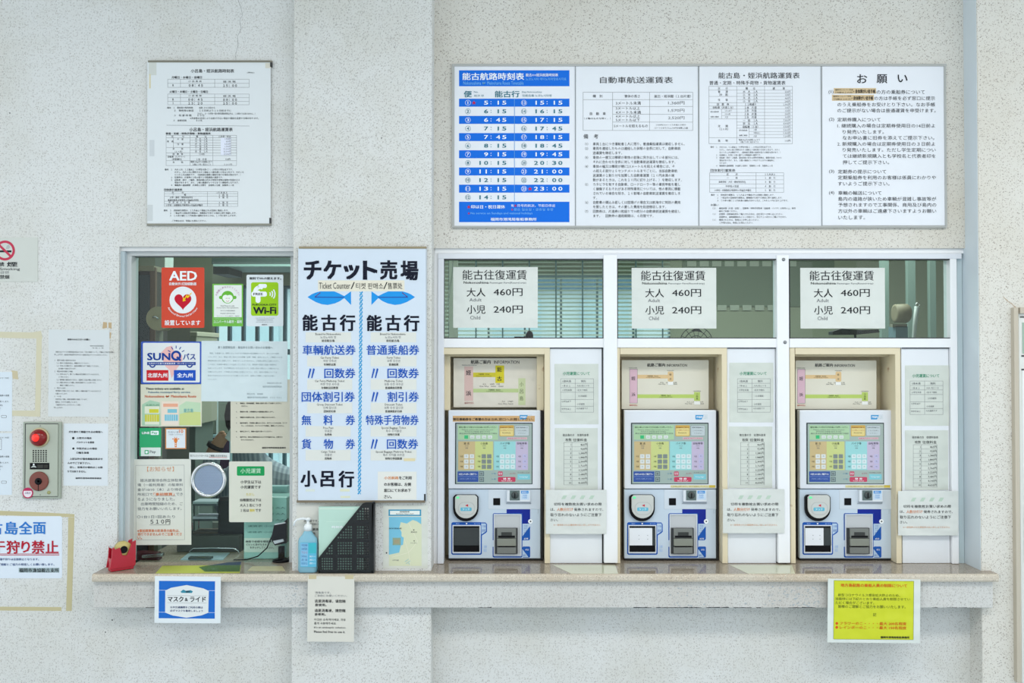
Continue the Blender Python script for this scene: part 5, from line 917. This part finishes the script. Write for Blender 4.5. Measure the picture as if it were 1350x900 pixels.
# route information boards over the machines
def route(nm, label, x0, y0, x1, y1, dx, dy, old=False):
    s = Sign(nm, label, 'sign', (x0, y0, x1, y1), 3.235, mat('#d8d3c6' if old else '#dedbcc', .35 if old else .5, kind='laminate' if old else ''), (800 + dx, 450 + dy, 4.5), thick=.003, corners=1 if not old else 0)
    PKK = ink('#d5b8b2' if old else '#d9b8c8'); OG = ink('#c9bf3d' if old else '#dcbf91'); GG = ink('#b7c98f' if old else '#b7cd6f')
    if not old:
        s.T('航路ご案内', 234, 128, 340, 148, INK, .03).T('INFORMATION', 350, 132, 470, 148, INK)
        s.rect(130, 162, 176, 364, PKK).box(130, 162, 176, 364, 1.5, GREYINK, 1).T('姪', 141, 206, 164, 229, INK).T('浜', 141, 302, 164, 324, INK).T('MEINOHAMA', 126, 152, 176, 158, GREYINK).T('福岡市西区', 128, 371, 177, 381, ink('#c0504a'))
        s.rect(176, 196, 356, 218, OG).T('所要時間　約10分', 236, 200, 300, 207).T('Crossing time about 10 minutes', 228, 209, 312, 215).rr(356, 176, 390, 236, 9, OG, 1).T('能', 366, 188, 378, 200, INK).T('古', 366, 214, 378, 226, INK).rect(176, 312, 512, 334, GG).T('所要時間　約65分', 316, 315, 374, 323).T('Crossing time about 65 minutes', 306, 325, 384, 331).rect(512, 298, 548, 350, GG, 1)
        for i, ch in enumerate('小呂島'): s.T(ch, 524, 304 + i * 14, 536, 315 + i * 14, INK)
        s.T('大人　230円　小児', 310, 238, 410, 246).T('One Way　Adult　Child', 300, 248, 412, 256).rect(356, 238, 388, 256, ink('#eef0ee'), 5).T('大人 1,700円　小児', 468, 353, 566, 361).T('One Way　Adult　Child', 458, 364, 568, 372).rect(512, 354, 548, 372, ink('#eef0ee'), 5).T('NOKONOSHIMA', 352, 168, 392, 173).T('OROSHIMA', 508, 290, 552, 295)
    else:
        s.grid(570, 450, 4.5)
        s.T('航路ご案内', 228, 110, 346, 133, INK, .03).T('INFORMATION', 366, 113, 516, 132, INK).rect(190, 148, 242, 352, PKK).T('姪', 200, 170, 230, 200, INK, .02).T('浜', 200, 292, 230, 322, INK, .02).T('MEINOHAMA', 176, 137, 264, 144, GREYINK).T('福岡市西区', 190, 358, 246, 370, ink('#b06060'))
        s.rect(242, 184, 376, 211, OG).T('所要時間　約10分', 274, 190, 340, 198).T('Crossing time about 10 minutes', 258, 203, 352, 209).rect(374, 142, 426, 246, ink('#d2c632'), 1).T('能', 384, 152, 412, 180, INK, .02).T('古', 384, 206, 412, 234, INK, .02).rect(242, 280, 510, 302, GG).T('所要時間　約65分', 334, 283, 404, 291).T('Crossing time about 65 minutes', 320, 293, 420, 299).T('大人　　230円　小児', 298, 248, 400, 257).T('One Way　Adult　Child', 280, 262, 420, 271).rect(510, 218, 552, 376, ink('#c6d0a6'), 1)
        for i, ch in enumerate('小呂島'): s.T(ch, 518, 240 + i * 42, 540, 266 + i * 42, ink('#6f7a5a'))
        s.T('大人　1,700円', 412, 350, 478, 360).T('One Way Adult', 390, 366, 480, 374)
    return s.end()
o = route('route_board', 'crumpled laminated route information sheet over the first machine', 598, 472, 708, 536.5, 0, 0, True)
route('route_board', 'clean route information board over the middle machine', 819.5, 474.5, 934, 539, 1, .3)
route('route_board', 'clean route information board over the machine next to the pillar', 1048.5, 475, 1155, 539, 222, .5)

# price sheets behind/on the upper glass
s = Sign('price_sheet', 'laminated round trip fare sheet on the pane nearest the column', 'notice', (597.5, 352, 709, 432), YW, mat('#d8ddd8', .3, kind='laminate'), (600, 340, 9), thick=.0008)
s.T('能古往復運賃', 88, 142, 850, 258, INK, .008).T('Nokonoshima', 102, 277, 398, 305, INK, .02).T('Passenger Fare(Round-trip)', 412, 284, 842, 308, GREYINK, .01)
s.T('大人', 138, 356, 360, 458, INK, .012).T('460円', 456, 360, 800, 450, INK, .012).T('Adult', 170, 476, 314, 515, GREYINK).T('小児', 138, 560, 360, 662, INK, .012).T('240円', 456, 564, 802, 656, INK, .012).T('Child', 180, 686, 298, 728, GREYINK)
ps = s.end(); ps['group'] = 'round trip fare sheets on the upper panes'
for dx, lb_ in ((235.5, 'laminated round trip fare sheet on the middle upper pane'), (458, 'laminated round trip fare sheet on the upper pane next to the pillar')):
    c = copy_tree(ps); c.location.x += dx * YW / F; c.location.z -= .0027; c['label'] = lb_

# papers on the white side panels
def sidepapers(dx, dy, which, xr):
    Yp = Yf + .012; k = (700 + dx, 450 + dy, 2.8125); LMm = mat('#cdd3cb', .28, kind='laminate'); a, b, c_ = xr
    F1 = GREYINK
    s = Sign('child_rules_sheet', 'laminated child fare rules sheet, top of the panel ' + which, 'notice', (a[0], a[1], a[2], a[3]), Yp, LMm, k)
    s.T('小児運賃について', 118, 112, 218, 125, ink('#3e9a78'), .02).box(110, 138, 232, 262, .9, F1).line(164, 138, 164, 262, .9, F1)
    for y in (155, 171, 188, 215, 240): s.line(110, y, 232, y, .9, F1)
    for t, x, y in (('1歳未満', 115, 147), ('無料', 185, 147), ('1 歳 以 上', 115, 164), ('大人1名につき', 170, 164), ('小学生未満', 115, 180), ('1名まで無料', 170, 180), ('（小児運賃）', 170, 202), ('小学生以下', 113, 222), ('小児運賃', 170, 232), ('中学生以上', 113, 250), ('大人運賃です', 168, 248)): s.L(t, x, y, 9.6 if y < 150 else 7.2, 9.5 if y < 150 else 7.5, F1)
    s.end()
    s = Sign('fare_table_sheet', 'laminated round trip fare table, middle of the panel ' + which, 'notice', b, Yp, LMm, k)
    s.T('能古島の方　往復料金表', 118, 342, 214, 351, INK).T('枚数', 128, 359, 150, 370, INK).T('往復料金', 156, 359, 208, 370, INK).line(122, 374, 210, 374, .9, F1).line(152, 374, 152, 532, .9, F1).line(210, 374, 210, 532, .9, F1).line(122, 374, 122, 532, .9, F1)
    for i in range(10):
        y = 382 + i * 15.7; s.L(str(i + 1), 149, y, 9.5, 10, INK, al='r').L('{:,}円'.format(460 * (i + 1)), 208, y, 10.2, 10.5, INK, al='r').line(122, y + 7.9, 210, y + 7.9, .6, F1)
    s.end()
    s = Sign('ticket_reminder_sheet', 'glossy sheet warning about forgotten tickets, lowest on the panel ' + which, 'notice', c_, Yf - .009, mat('#d6dad6', .2, kind='laminate'), k)
    for i in range(4): s.poly([(112 + i * 34, 584), (120 + i * 34, 570), (134 + i * 34, 570), (126 + i * 34, 584)], ink('#b9cdbd'))
    s.T('切符を複数枚お買い求めの際', 85, 597, 262, 608, INK, .01).T('は、', 72, 617, 88, 627, INK, .01).T('人数分だけ', 96, 616, 156, 628, ink('#dc8a5c'), .02).T('発券されますので、', 160, 617, 268, 628, INK, .01).T('取り忘れのないようにご注意下', 72, 636, 262, 648, INK, .01).T('さい。', 72, 656, 100, 666, INK, .01).T('※一度発券された乗船券の払い戻しはできません', 84, 676, 258, 683, ink('#d8a07c'))
    s.end()
sidepapers(0, 0, 'beside the first machine', ((731, 479.5, 789, 559), (731.5, 564, 788, 645), (719.5, 645.5, 799.5, 703.5)))
sidepapers(233, 0, 'beside the middle machine', ((961.5, 478, 1019.5, 556.5), (961, 562, 1018, 643), (953, 644.5, 1034, 702.5)))
sidepapers(460.5, 3, 'next to the pillar', ((1193, 481.5, 1251, 561), (1193, 567, 1250, 645.5), (1184, 647, 1263, 705.5)))

# ================================================================ OFFICE BEHIND THE GLASS
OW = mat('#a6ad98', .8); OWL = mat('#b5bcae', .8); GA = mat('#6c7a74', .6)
YO = 5.6
g = Geo(); z0, z1 = Z(640, YO), Z(376, YO); xa, xb = X(282, 450, YO), X(392, 450, YO); xc, xd = X(596, 450, YO), X(884, 450, YO)
z2 = Z(362, YO)
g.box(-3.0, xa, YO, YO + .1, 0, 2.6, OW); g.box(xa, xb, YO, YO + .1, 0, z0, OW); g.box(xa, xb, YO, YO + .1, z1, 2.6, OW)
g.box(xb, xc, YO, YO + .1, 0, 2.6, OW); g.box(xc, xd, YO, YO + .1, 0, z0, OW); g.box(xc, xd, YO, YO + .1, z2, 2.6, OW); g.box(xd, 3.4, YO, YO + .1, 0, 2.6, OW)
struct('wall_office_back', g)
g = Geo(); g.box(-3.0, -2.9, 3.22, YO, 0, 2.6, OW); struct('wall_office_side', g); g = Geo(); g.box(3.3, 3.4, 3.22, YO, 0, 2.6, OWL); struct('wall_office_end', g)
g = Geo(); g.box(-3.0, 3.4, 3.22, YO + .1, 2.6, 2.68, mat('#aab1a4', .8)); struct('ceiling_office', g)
def bars(nm, xs, xe, zs, ze, n, m, wbar=.012, nh=1):
    e = empty(nm, ((xs + xe) / 2, YO, zs)); e['kind'] = 'structure'
    for i in range(n + 1):
        x = xs + (xe - xs) * i / n; mk('muntin', Geo().box(x - wbar, x + wbar, YO + .02, YO + .06, zs, ze, m), e)
    for j in range(nh + 1):
        z = zs + (ze - zs) * j / nh; mk('rail', Geo().box(xs, xe, YO + .022, YO + .058, z - .018, z + .018, m), e)
    mk('glass_pane', Geo().box(xs, xe, YO + .038, YO + .042, zs, ze, GLASS), e); return e
bars('window_3', xa, xb, z0, z1, 6, mat('#4f6f7c', .5), .009, 3); bars('window_4', xc, xd, z0, z2, 6, mat('#7f9ba6', .5), .006, 3)
bo = empty('backdrop_building', (-1, 9, 0)); tag(bo, 'pale building front added outside to tone the view through the office windows', 'building')
mk('facade', Geo().box(-5, 3.4, 9, 9.3, 0, 3.1, mat('#e4edf2', .7)), bo)  # front added outside to vary the brightness seen through the blind
for i in range(9):
    for z in (.5, 1.55): mk('window', Geo().box(-4.7 + i * .9, -4.2 + i * .9, 8.97, 9.0, z, z + .62, mat('#cfe4ee', .3)), bo)
mk('dim_band', Geo().box(-5, 3.4, 8.88, 9, 2.28, 3.0, mat('#5f7f92', .6)), bo)  # dark band added to dim the upper part of the view
# venetian blind over window 4
bl = empty('venetian_blind', ((xc + xd) / 2, YO - .1, Z(345, YO - .1))); tag(bl, 'horizontal slatted blind in the office behind the upper panes', 'blind')
SL = mat('#bccabd', .5); zt = Z(334, YO - .1); x0, x1 = xc - .06, xd - .02
for i in range(34):
    z = zt - .03 - i * .0255; t = .0105
    g = Geo(); y = YO - .1; g.add([(x0, y - .011, z - .006), (x1, y - .011, z - .006), (x1, y, z + .001), (x0, y, z + .001), (x1, y + .011, z + .005), (x0, y + .011, z + .005), (x0, y - .011, z - .0052), (x1, y - .011, z - .0052), (x1, y + .011, z + .0058), (x0, y + .011, z + .0058)], [(0, 1, 2, 3), (3, 2, 4, 5), (6, 7, 8, 9), (0, 6, 7, 1), (5, 4, 8, 9), (0, 3, 5, 9, 6), (1, 7, 8, 4, 2)], SL); mk('slat', g, bl)
mk('head_rail', Geo().box(x0, x1, YO - .12, YO, zt - .01, zt + .03, SL), bl)
for i in range(9):
    x = x0 + .05 + (x1 - x0 - .1) * i / 8; mk('ladder_cord', Geo().box(x - .0045, x + .0045, YO - .1145, YO - .113, zt - .9, zt, mat('#4f6f70', .6)), bl)
# bits seen through the small panes
def thing(nm, label, cat, px, py, Y): e = empty(nm, U(px, py, Y)); tag(e, label, cat); return e
e = thing('blind_cord', 'thin loop cord hanging inside the pane nearest the column', 'cord', 588, 430, 3.3)
mk('cord', Geo().tube([U(a, b, 3.3) for a, b in ((597, 338), (596, 360), (590, 395), (587, 420), (589, 436), (592, 420), (592, 395), (596, 365), (598, 340))], .0012, mat('#b9c2b8', .6), 6), e)
p = thing('curtain_post', 'pale vertical post inside the pane nearest the column', 'post', 598, 446, 3.75); mk('post', Geo().box(X(592, 400, 3.75), X(603, 400, 3.75), 3.75, 3.8, 0, 2.6, mat('#c9d3c6', .6)), p)
p = thing('dome_camera', 'small black dome camera below the first fare sheet', 'camera', 698, 446, 3.3)
c = U(698, 441, 3.3); g = Geo().lathe([(.014, -.02), (.014, 0), (.012, .008), (.007, .013), (.001, .015)], c, BLACK, 20); mk('housing', g, p); g = Geo().lathe([(.02, -.024), (.02, -.019)], c, BLACK, 20); mk('foot', g, p); mk('arm', Geo().pbox(678, 443.5, 698, 445.5, 3.3, .02, BLACK), p)
p = thing('desk_fan', 'dark domed fan cage seen low behind the middle upper pane', 'fan', 917, 446, 3.6)
c = U(918, 452, 3.6); g = Geo()
for r in (.03, .05, .068): g.ring(c, r, .0016, DARK, 28, 6)
for i in range(14): a = PI * 2 * i / 14; g.tube([c, c + Vector((.068 * math.cos(a), 0, .068 * math.sin(a)))], .0011, DARK, 5)
mk('cage', g, p); g = Geo().lathe([(.016, .03), (.016, -.01), (.006, -.014)], c, DARK, 18, 'y'); mk('motor', g, p)
g = Geo().pprism([(911, 436), (916, 433), (918, 430), (921, 433), (926, 437)], 3.6, .01, DARK); mk('knob', g, p); mk('stand', Geo().tube([c, Vector((c.x, c.y + .02, 0))], .012, DARK, 8), p)
p = thing('wall_light', 'tan cylindrical spotlight behind the pane next to the pillar', 'light', 1188, 430, 4.2)
c = U(1188, 413, 4.2); g = Geo().lathe([(.034, -.034), (.044, -.03), (.046, .026), (.038, .036)], c, mat('#8f8872', .6), 24, 'x'); mk('shade', g, p); mk('bracket', Geo().pbox(1177, 427, 1196, 431, 4.2, .03, mat('#8a8a7c', .5)), p)
mk('stand', Geo().pbox(1181, 430, 1197, 470, 4.2, .08, mat('#6f8c96', .5)), p)
p = thing('metal_pole', 'slim silver pole standing behind the pane next to the pillar', 'pole', 1208, 450, 4.0)
mk('pole', Geo().tube([U(1209, 404, 4.0), U(1206, 430, 4.0), U(1203, 470, 4.0), Vector((U(1203, 470, 4.0).x, 4.0, 0))], [.012, .010, .006, .006], mat('#c3cccb', .3), 10), p); mk('hook', Geo().ring(U(1210, 402, 4.0), .009, .003, CHROME, 18, 6), p)
for x, wd in ((1168, 5), (1203, 5), (1231, 4)):
    p = empty('wall_pipe', U(x, 600, 4.6)); tag(p, {1168: 'pale vertical wall pipe just beside the fare sheet by the pillar', 1203: 'pale vertical wall pipe behind the silver pole', 1231: 'pale vertical wall pipe closest to the pillar in the upper pane'}[x], 'pipe')
    mk('pipe', Geo().pbox(x - wd, 330, x + wd, 700, 4.6, .03, mat('#8fa69f', .5)), p)
p = thing('office_tray', 'dark desk tray tops seen low under the fare sheet by the pillar', 'tray', 1128, 446, 3.7)
mk('tray', Geo().pprism([(1098, 437), (1110, 433), (1135, 435), (1158, 434), (1160, 438), (1130, 441), (1098, 441)], 3.7, .05, DARK), p); mk('leg', Geo().box(X(1127, 441, 3.72), X(1129, 441, 3.72), 3.72, 3.73, 0, Z(441, 3.72), DARK), p)
p = thing('reflection_cards', 'greyish square cards in rows standing in for a reflection in the middle pane', 'board', 930, 420, YO - .01)
mk('backing', Geo().pbox(900, 342, 1100, 404, YO - .008, .007, mat('#7f8c7b', .8)), p)  # board and cards put in for a timetable mirrored in the pane
for j, y in enumerate((344, 402)):
    for i in range(9 if j == 0 else 5): mk('card', Geo().pbox(946 - 40 * (1 - j) + i * 16.5, y, 958 - 40 * (1 - j) + i * 16.5, y + 7, YO - .012, .004, mat('#b9c1b3', .6)), p)

# ---- office behind window 1
p = thing('glass_cabinet', 'dark glazed cabinet with a brown wooden edge inside the ticket window', 'cabinet', 190, 720, 3.62)
mk('carcass', Geo().pbox(170, 352, 203, 760, 3.62, .4, mat('#3b3731', .5)), p); mk('door', Geo().pbox(177, 362, 196, 760, 3.60, .018, mat('#20343a', .15)), p, bevel=.002); mk('edge_strip', Geo().pbox(196, 352, 203.5, 760, 3.605, .02, mat('#6d5745', .5)), p, bevel=.002); mk('top_panel', Geo().pbox(172, 350, 203, 357, 3.60, .4, mat('#8f8a72', .6)), p)
p = thing('office_pillar', 'pale ribbed pillar inside the ticket window beside the cabinet', 'pillar', 208, 720, 3.9); p['kind'] = 'structure'
mk('shaft', Geo().pbox(203, 330, 216, 760, 3.9, .1, mat('#b5c3bd', .6)), p)
p = thing('paper_cup_dispenser', 'tan cylinder with a steel clip behind the red sticker', 'dispenser', 208, 438, 3.5)
c = U(211, 420, 3.5); g = Geo().lathe([(.048, -.02), (.048, .05)], c, mat('#a39a7b', .5), 28, 'y'); mk('cylinder', g, p); mk('clip', Geo().tube([U(201, 418, 3.47), U(205, 417, 3.47), U(209, 420, 3.47)], .004, CHROME, 8), p); mk('bracket', Geo().box(X(205, 430, 3.52), X(210, 430, 3.52), 3.52, 3.56, 0, Z(426, 3.52), mat('#77796a', .5)), p)
p = thing('storage_box', 'off-white storage box on a shelf between the red and blue stickers', 'box', 236, 470, 4.2)
mk('box', Geo().pbox(213, 440, 259, 560, 4.2, .3, mat('#a7a896', .6)), p, bevel=.004); mk('stand', Geo().box(X(213, 500, 4.25), X(258, 500, 4.25), 4.25, 4.5, 0, Z(560, 4.2), GA), p); mk('lid', Geo().pbox(212, 437, 260, 443, 4.19, .32, mat('#b9b8a4', .6)), p, bevel=.003)
p = thing('wall_shelf', 'dark wall shelf with a pale front lip high in the ticket office', 'shelf', 335, 352, 4.9)
mk('board', Geo().pbox(281, 348, 392, 351, 4.8, .35, mat('#7f9a94', .5)), p); mk('carcass', Geo().pbox(279, 340, 392, 348, 4.82, .3, mat('#34433f', .6)), p); mk('bracket', Geo().pbox(281, 351, 301, 361, 4.85, .25, mat('#39463f', .6)), p)
mk('wall_fixing', Geo().pbox(283, 342, 390, 349, 5.1, .49, mat('#34433f', .6)), p)
p = empty('filing_cabinet', (X(272, 600, 5.1), 5.1, 0)); tag(p, 'greenish grey filing cabinet with white edges behind the ticket window', 'cabinet')
mk('carcass', Geo().box(X(250, 600, 5.1), X(302, 600, 5.1), 5.1, 5.5, 0, Z(528, 5.1), mat('#77847a', .6)), p); mk('drawer', Geo().pbox(252, 531, 285, 571, 5.085, .016, mat('#818d80', .5)), p, bevel=.002); mk('drawer', Geo().pbox(287, 531, 300, 571, 5.085, .016, mat('#818d80', .5)), p, bevel=.002); mk('edge', Geo().pbox(285, 526, 287, 574, 5.075, .01, mat('#d4e6e8', .4)), p)
# desk
g = Geo(); DZ = .74; g.box(-1.9, -.75, 4.5, 5.0, DZ - .03, DZ, mat('#8b8f86', .5)); dk = mk('office_desk', g); tag(dk, 'grey office desk inside the ticket window under the papers and monitor', 'desk')
for x in (-1.88, -.82):
    for y in (4.55, 4.95): mk('leg', Geo().box(x, x + .04, y - .02, y + .02, 0, DZ - .03, GA), dk)
p = empty('computer_monitor', U(275, 700, 4.12)); tag(p, 'dark computer monitor with a pale rim behind the speaking ring', 'monitor')
mk('housing', Geo().pbox(251, 573, 304, 640, 4.7, .03, mat('#9fc0c9', .4)), p, bevel=.003); mk('screen', Geo().pbox(253, 577, 302, 636, 4.696, .005, mat('#3a2a40', .2, emit=.15)), p); zz = 0; c = U(277, 640, 4.7); mk('stand', Geo().box(c.x - .03, c.x + .03, 4.71, 4.73, DZ, c.z + .02, GA), p); mk('foot', Geo().box(c.x - .1, c.x + .1, 4.62, 4.8, DZ, DZ + .012, GA), p)
# things on the inner sill
def stand(nm, label, cat, px, Y): e = empty(nm, (X(px, 740, Y), Y, ZS + .0006)); tag(e, label, cat); return e
zz = ZS + .0008
p = stand('document_box', 'pale translucent green document box filled with sheets inside the ticket window', 'box', 350, 3.25)
def zbx(x0, y0, x1, Y): A, B, _, D = XZ(x0, y0, x1, 741, Y); return A, B, D
A, B, D = zbx(317, 655, 378, 3.22); GT = mat('#a9cfc8', .3)
mk('box', Geo().box(A + .012, B, 3.22, 3.32, zz, D, GT), p, bevel=.004); A2, B2, D2 = zbx(346, 640, 380, 3.34); mk('sheet_stack', Geo().box(A2, B2, 3.322, 3.36, zz, D2, mat('#a3c4c6', .5)), p)
g = Geo()
for k in range(5): ftxt(g, '運賃表 小児 大人', 326 + (k % 2), 668 + k * 8, 376, 670.5 + k * 8, 3.2185, mat('#5f7f7c', .6, kind='ink'))
mk('lettering', g, p)
s = Sign('touch_label', 'white paper label telling to touch, on the document box', 'label', (322, 709, 371, 727.5), 3.2195, mat('#d9dfd4', .5, kind='paper'), (240, 590, 5), thick=.0006); s.T('画面で金額を確認後、', 420, 610, 600, 624, INK, .02).T('ピピッと音がなるまでここ', 424, 630, 604, 644, INK, .02).T('をタッチしてください。', 448, 650, 606, 665, INK, .02); s.end()
p = stand('payment_reader', 'black tilted payment reader on a short stand inside the ticket window', 'card reader', 371, 3.18)
mk('base', Geo().lathe([(.032, 0), (.032, .006), (.02, .01)], (X(371, 740, 3.19), 3.19, zz), BLACK, 24), p); c0 = U(371, 740, 3.19); mk('stem', Geo().tube([(c0.x, 3.19, zz + .005), (c0.x, 3.19, Z(720, 3.19))], .012, BLACK, 12), p)
mk('head', Geo().pprism([(361, 692), (372, 690), (378, 684), (377.5, 716), (362, 719), (357, 711)], 3.175, .03, mat('#101116', .25)), p, bevel=.002); mk('grip', Geo().pprism([(360, 713), (373, 710.5), (374, 713.5), (362, 717)], 3.17, .006, mat('#b9c6cc', .3)), p); mk('trim_line', Geo().pprism([(362, 690.5), (376, 688), (376, 689.5), (362, 692)], 3.172, .004, mat('#c9d3d6', .3)), p)
mk('cable', Geo().tube([U(359, 705, 3.185), U(352, 722, 3.185), U(340, 733, 3.185), U(325, 737.5, 3.185), U(308, 737.8, 3.185)], .0022, BLACK, 8), p)
p = stand('card_terminal', 'bulky black terminal inside the ticket window behind the child fare notice', 'terminal', 302, 3.4)
A, B, D = zbx(287, 657, 324, 3.38); mk('body', Geo().box(A, B, 3.38, 3.46, zz, D, mat('#0f1013', .4)), p, bevel=.006); mk('screen_lip', Geo().pbox(290, 655, 322, 660, 3.372, .01, mat('#2a1a1c', .3)), p)
p = stand('wire_tray', 'stack of dark steel letter trays with papers inside the ticket window', 'tray', 270, 3.42)
for i, (y, cc) in enumerate(((664, '#5a6468'), (684, '#4a5458'), (704, '#4e4a3f'))):
    A, B, _, D = XZ(253, y, 290, y + 4, 3.40); mk('tray', Geo().box(A, B, 3.40, 3.475, D - .008, D, mat(cc, .3)), p, bevel=.002)
    mk('paper', Geo().box(A + .004, B - .01, 3.398, 3.47, D + .0005, D + .009, mat(('#b9c6cc', '#c8cbd8', '#6a5f52')[i], .5)), p)
A, B, _, D = XZ(253, 664, 256, 668, 3.40)
for xx in (A, X(290, 680, 3.4) - .004): mk('post', Geo().box(xx, xx + .004, 3.40, 3.404, zz, D, CHROME), p); mk('post', Geo().box(xx, xx + .004, 3.470, 3.474, zz, D, CHROME), p)
p = stand('coin_tray', 'dark shallow box with a bright curved rim inside the ticket window', 'tray', 285, 3.33)
A, B, D = zbx(232, 706, 316, 3.33); mk('body', Geo().box(A, B, 3.335, 3.37, zz, D, mat('#3f423a', .5)), p, bevel=.004)
mk('rim_wire', Geo().tube([U(a, b, 3.31) for a, b in ((249, 733), (250, 726), (255, 722.5), (280, 722), (308, 722.5), (314, 726), (316, 733))], .0022, CHROME, 8), p)
o, _ = flat('clipboard', 'pale clipboard with a dark clip lying on the inner sill', 'clipboard', [(238, 737), (250, 727.5), (303, 728), (294, 737)], mat('#9fb6c0', .3), .004, .003)
g = Geo().pbox(248, 733, 278, 736, 3.2, .02, mat('#4f5a60', .3, .6)); 
A, B, C0, D = XZ(248, 733, 278, 736, 3.2); mk('clip', Geo().box(A, B, 3.2, 3.225, ZS + .0042, ZS + .011, mat('#4f5a60', .3, .6)), o)
p = stand('stapler', 'silver and dark red stapler on the inner sill by the tape dispenser', 'stapler', 195, 3.2)
mk('body', Geo().pprism([(172, 738), (172, 729), (186, 727), (208, 729), (210, 738)], 3.2, .03, mat('#3f0d18', .3)), p, bevel=.002); mk('magazine', Geo().pprism([(187, 731.5), (214, 729.5), (214, 733.5), (187, 735.5)], 3.19, .02, mat('#a9b0b4', .2, 1)), p, bevel=.001)

# ---- clerk behind the glass, phone at the ear
def clerk():
    root = empty('person', (X(335, 700, 4.0), 4.05, 0)); tag(root, 'person in a grey striped shirt holding a white phone behind the ticket window', 'person')
    hc = U(322, 562, 3.82); me = bpy.data.meshes.new('body'); V = []; E = []; R = []
    def v(p, r): V.append(Vector(p)); R.append(r); return len(V) - 1
    def e(a, b): E.append((a, b))
    hx, hy, hz = hc; by = hy + .08
    pel = v((hx + .03, by + .14, .62), .15); wa = v((hx + .02, by + .12, .82), .13); ch = v((hx + .01, by + .08, hz - .36), .15); nk = v((hx, by, hz - .17), .062); h1 = v((hx, by - .05, hz - .05), .075); h2 = v((hx, by - .05, hz + .05), .088)
    e(pel, wa); e(wa, ch); e(ch, nk); e(nk, h1); e(h1, h2)
    sl = v((hx - .17, by + .07, hz - .27), .062); sr_ = v((hx + .19, by + .07, hz - .27), .062); e(ch, sl); e(ch, sr_)
    el = v(U(272, 640, 3.76), .048); wl_ = v(U(283, 590, 3.72), .031); pa = v(U(288, 579, 3.715), .034); e(sl, el); e(el, wl_); e(wl_, pa)
    er = v((hx + .24, by - .1, hz - .5), .046); wr_ = v((hx + .1, by - .3, .80), .03); e(sr_, er); e(er, wr_)
    for sx in (-.1, .12):
        kn = v((hx + sx, by - .25, .60), .075); an = v((hx + sx, by - .22, .12), .045); ft = v((hx + sx, by - .36, .05), .045); e(pel, kn); e(kn, an); e(an, ft)
    for i, (a, b, c_) in enumerate(((0, 0, 0), (3, -2, .0), (6, -4, .0), (8, -6, 0))):
        f1 = v(U(291 + i * 2.4, 571 + i * 2.6, 3.705), .0105); f2 = v(U(296 + i * 2.2, 569 + i * 3, 3.70), .0095); e(pa, f1); e(f1, f2)
    me.from_pydata([p - ROOT['person'] for p in V], E, []); o = bpy.data.objects.new('body', me); COL.objects.link(o); o.parent = root; ROOT[o.name] = ROOT['person']
    o.modifiers.new('skin', 'SKIN'); o.modifiers.new('smooth', 'SUBSURF').levels = 2; o.modifiers['smooth'].render_levels = 2
    sv = me.skin_vertices[0].data
    for i, r in enumerate(R): sv[i].radius = (r, r)
    sv[0].use_root = True
    m = bpy.data.materials.new('clerk_skin_and_shirt'); m.use_nodes = True; nt = m.node_tree; N = nt.nodes.new; L = nt.links.new; b = nt.nodes['Principled BSDF']; b.inputs['Roughness'].default_value = .6
    tc = N('ShaderNodeTexCoord'); sp = N('ShaderNodeSeparateXYZ'); L(tc.outputs['Object'], sp.inputs[0])
    wv = N('ShaderNodeTexWave'); wv.inputs['Scale'].default_value = 18; L(tc.outputs['Object'], wv.inputs['Vector'])
    st = N('ShaderNodeMix'); st.data_type = 'RGBA'; st.inputs[6].default_value = lin('#a9b3bd'); st.inputs[7].default_value = lin('#7f8b99'); L(wv.outputs['Fac'], st.inputs[0])
    gt = N('ShaderNodeMath'); gt.operation = 'GREATER_THAN'; gt.inputs[1].default_value = U(283, 596, 3.72).z; L(sp.outputs[2], gt.inputs[0])
    mx = N('ShaderNodeMix'); mx.data_type = 'RGBA'; L(gt.outputs[0], mx.inputs[0]); L(st.outputs[2], mx.inputs[6]); mx.inputs[7].default_value = lin('#b98a6e')
    L(mx.outputs[2], b.inputs['Base Color']); me.materials.append(m)
    sk = mat('#b98a6e', .6)
    # face details, hair
    g = Geo(); n = 20; prof = []
    for j in range(9):
        a = PI * j / 8; prof.append((max(.002, .100 * math.sin(a)), .122 * math.cos(a) * -1))
    g.lathe(prof, (hx, by - .028, hz + .045), mat('#15120f', .5), 24); 
    mk('hair', g, root)
    g = Geo(); g.lathe([(.004, -.012), (.013, -.002), (.011, .01), (.004, .03)], (hx, by - .135, hz - .01), sk, 12); mk('nose', g, root)
    for sx in (-.032, .032): mk('eye', Geo().lathe([(.002, -.008), (.008, -.004), (.009, 0), (.008, .004), (.002, .008)], (hx + sx, by - .128, hz + .012), mat('#1b1410', .3), 10, 'y'), root)
    mk('mouth', Geo().box(hx - .022, hx + .022, by - .130, by - .122, hz - .058, hz - .050, mat('#8f4c44', .5)), root)
    w0 = U(284, 588, 3.72); mk('wristwatch', Geo().tube([w0 + Vector((-.004, 0, -.008)), w0 + Vector((.004, 0, .008))], .036, BLACK, 20), root)
    ph = empty('telephone_handset', U(298, 576, 3.69)); tag(ph, 'white telephone handset held up by the clerk', 'telephone')
    mk('handset', Geo().pprism([(296, 577), (306, 560), (312, 564), (302, 582)], 3.675, .02, mat('#cfd6d4', .35)), ph, bevel=.003)
clerk()
bpy.data.objects.remove(_fo)
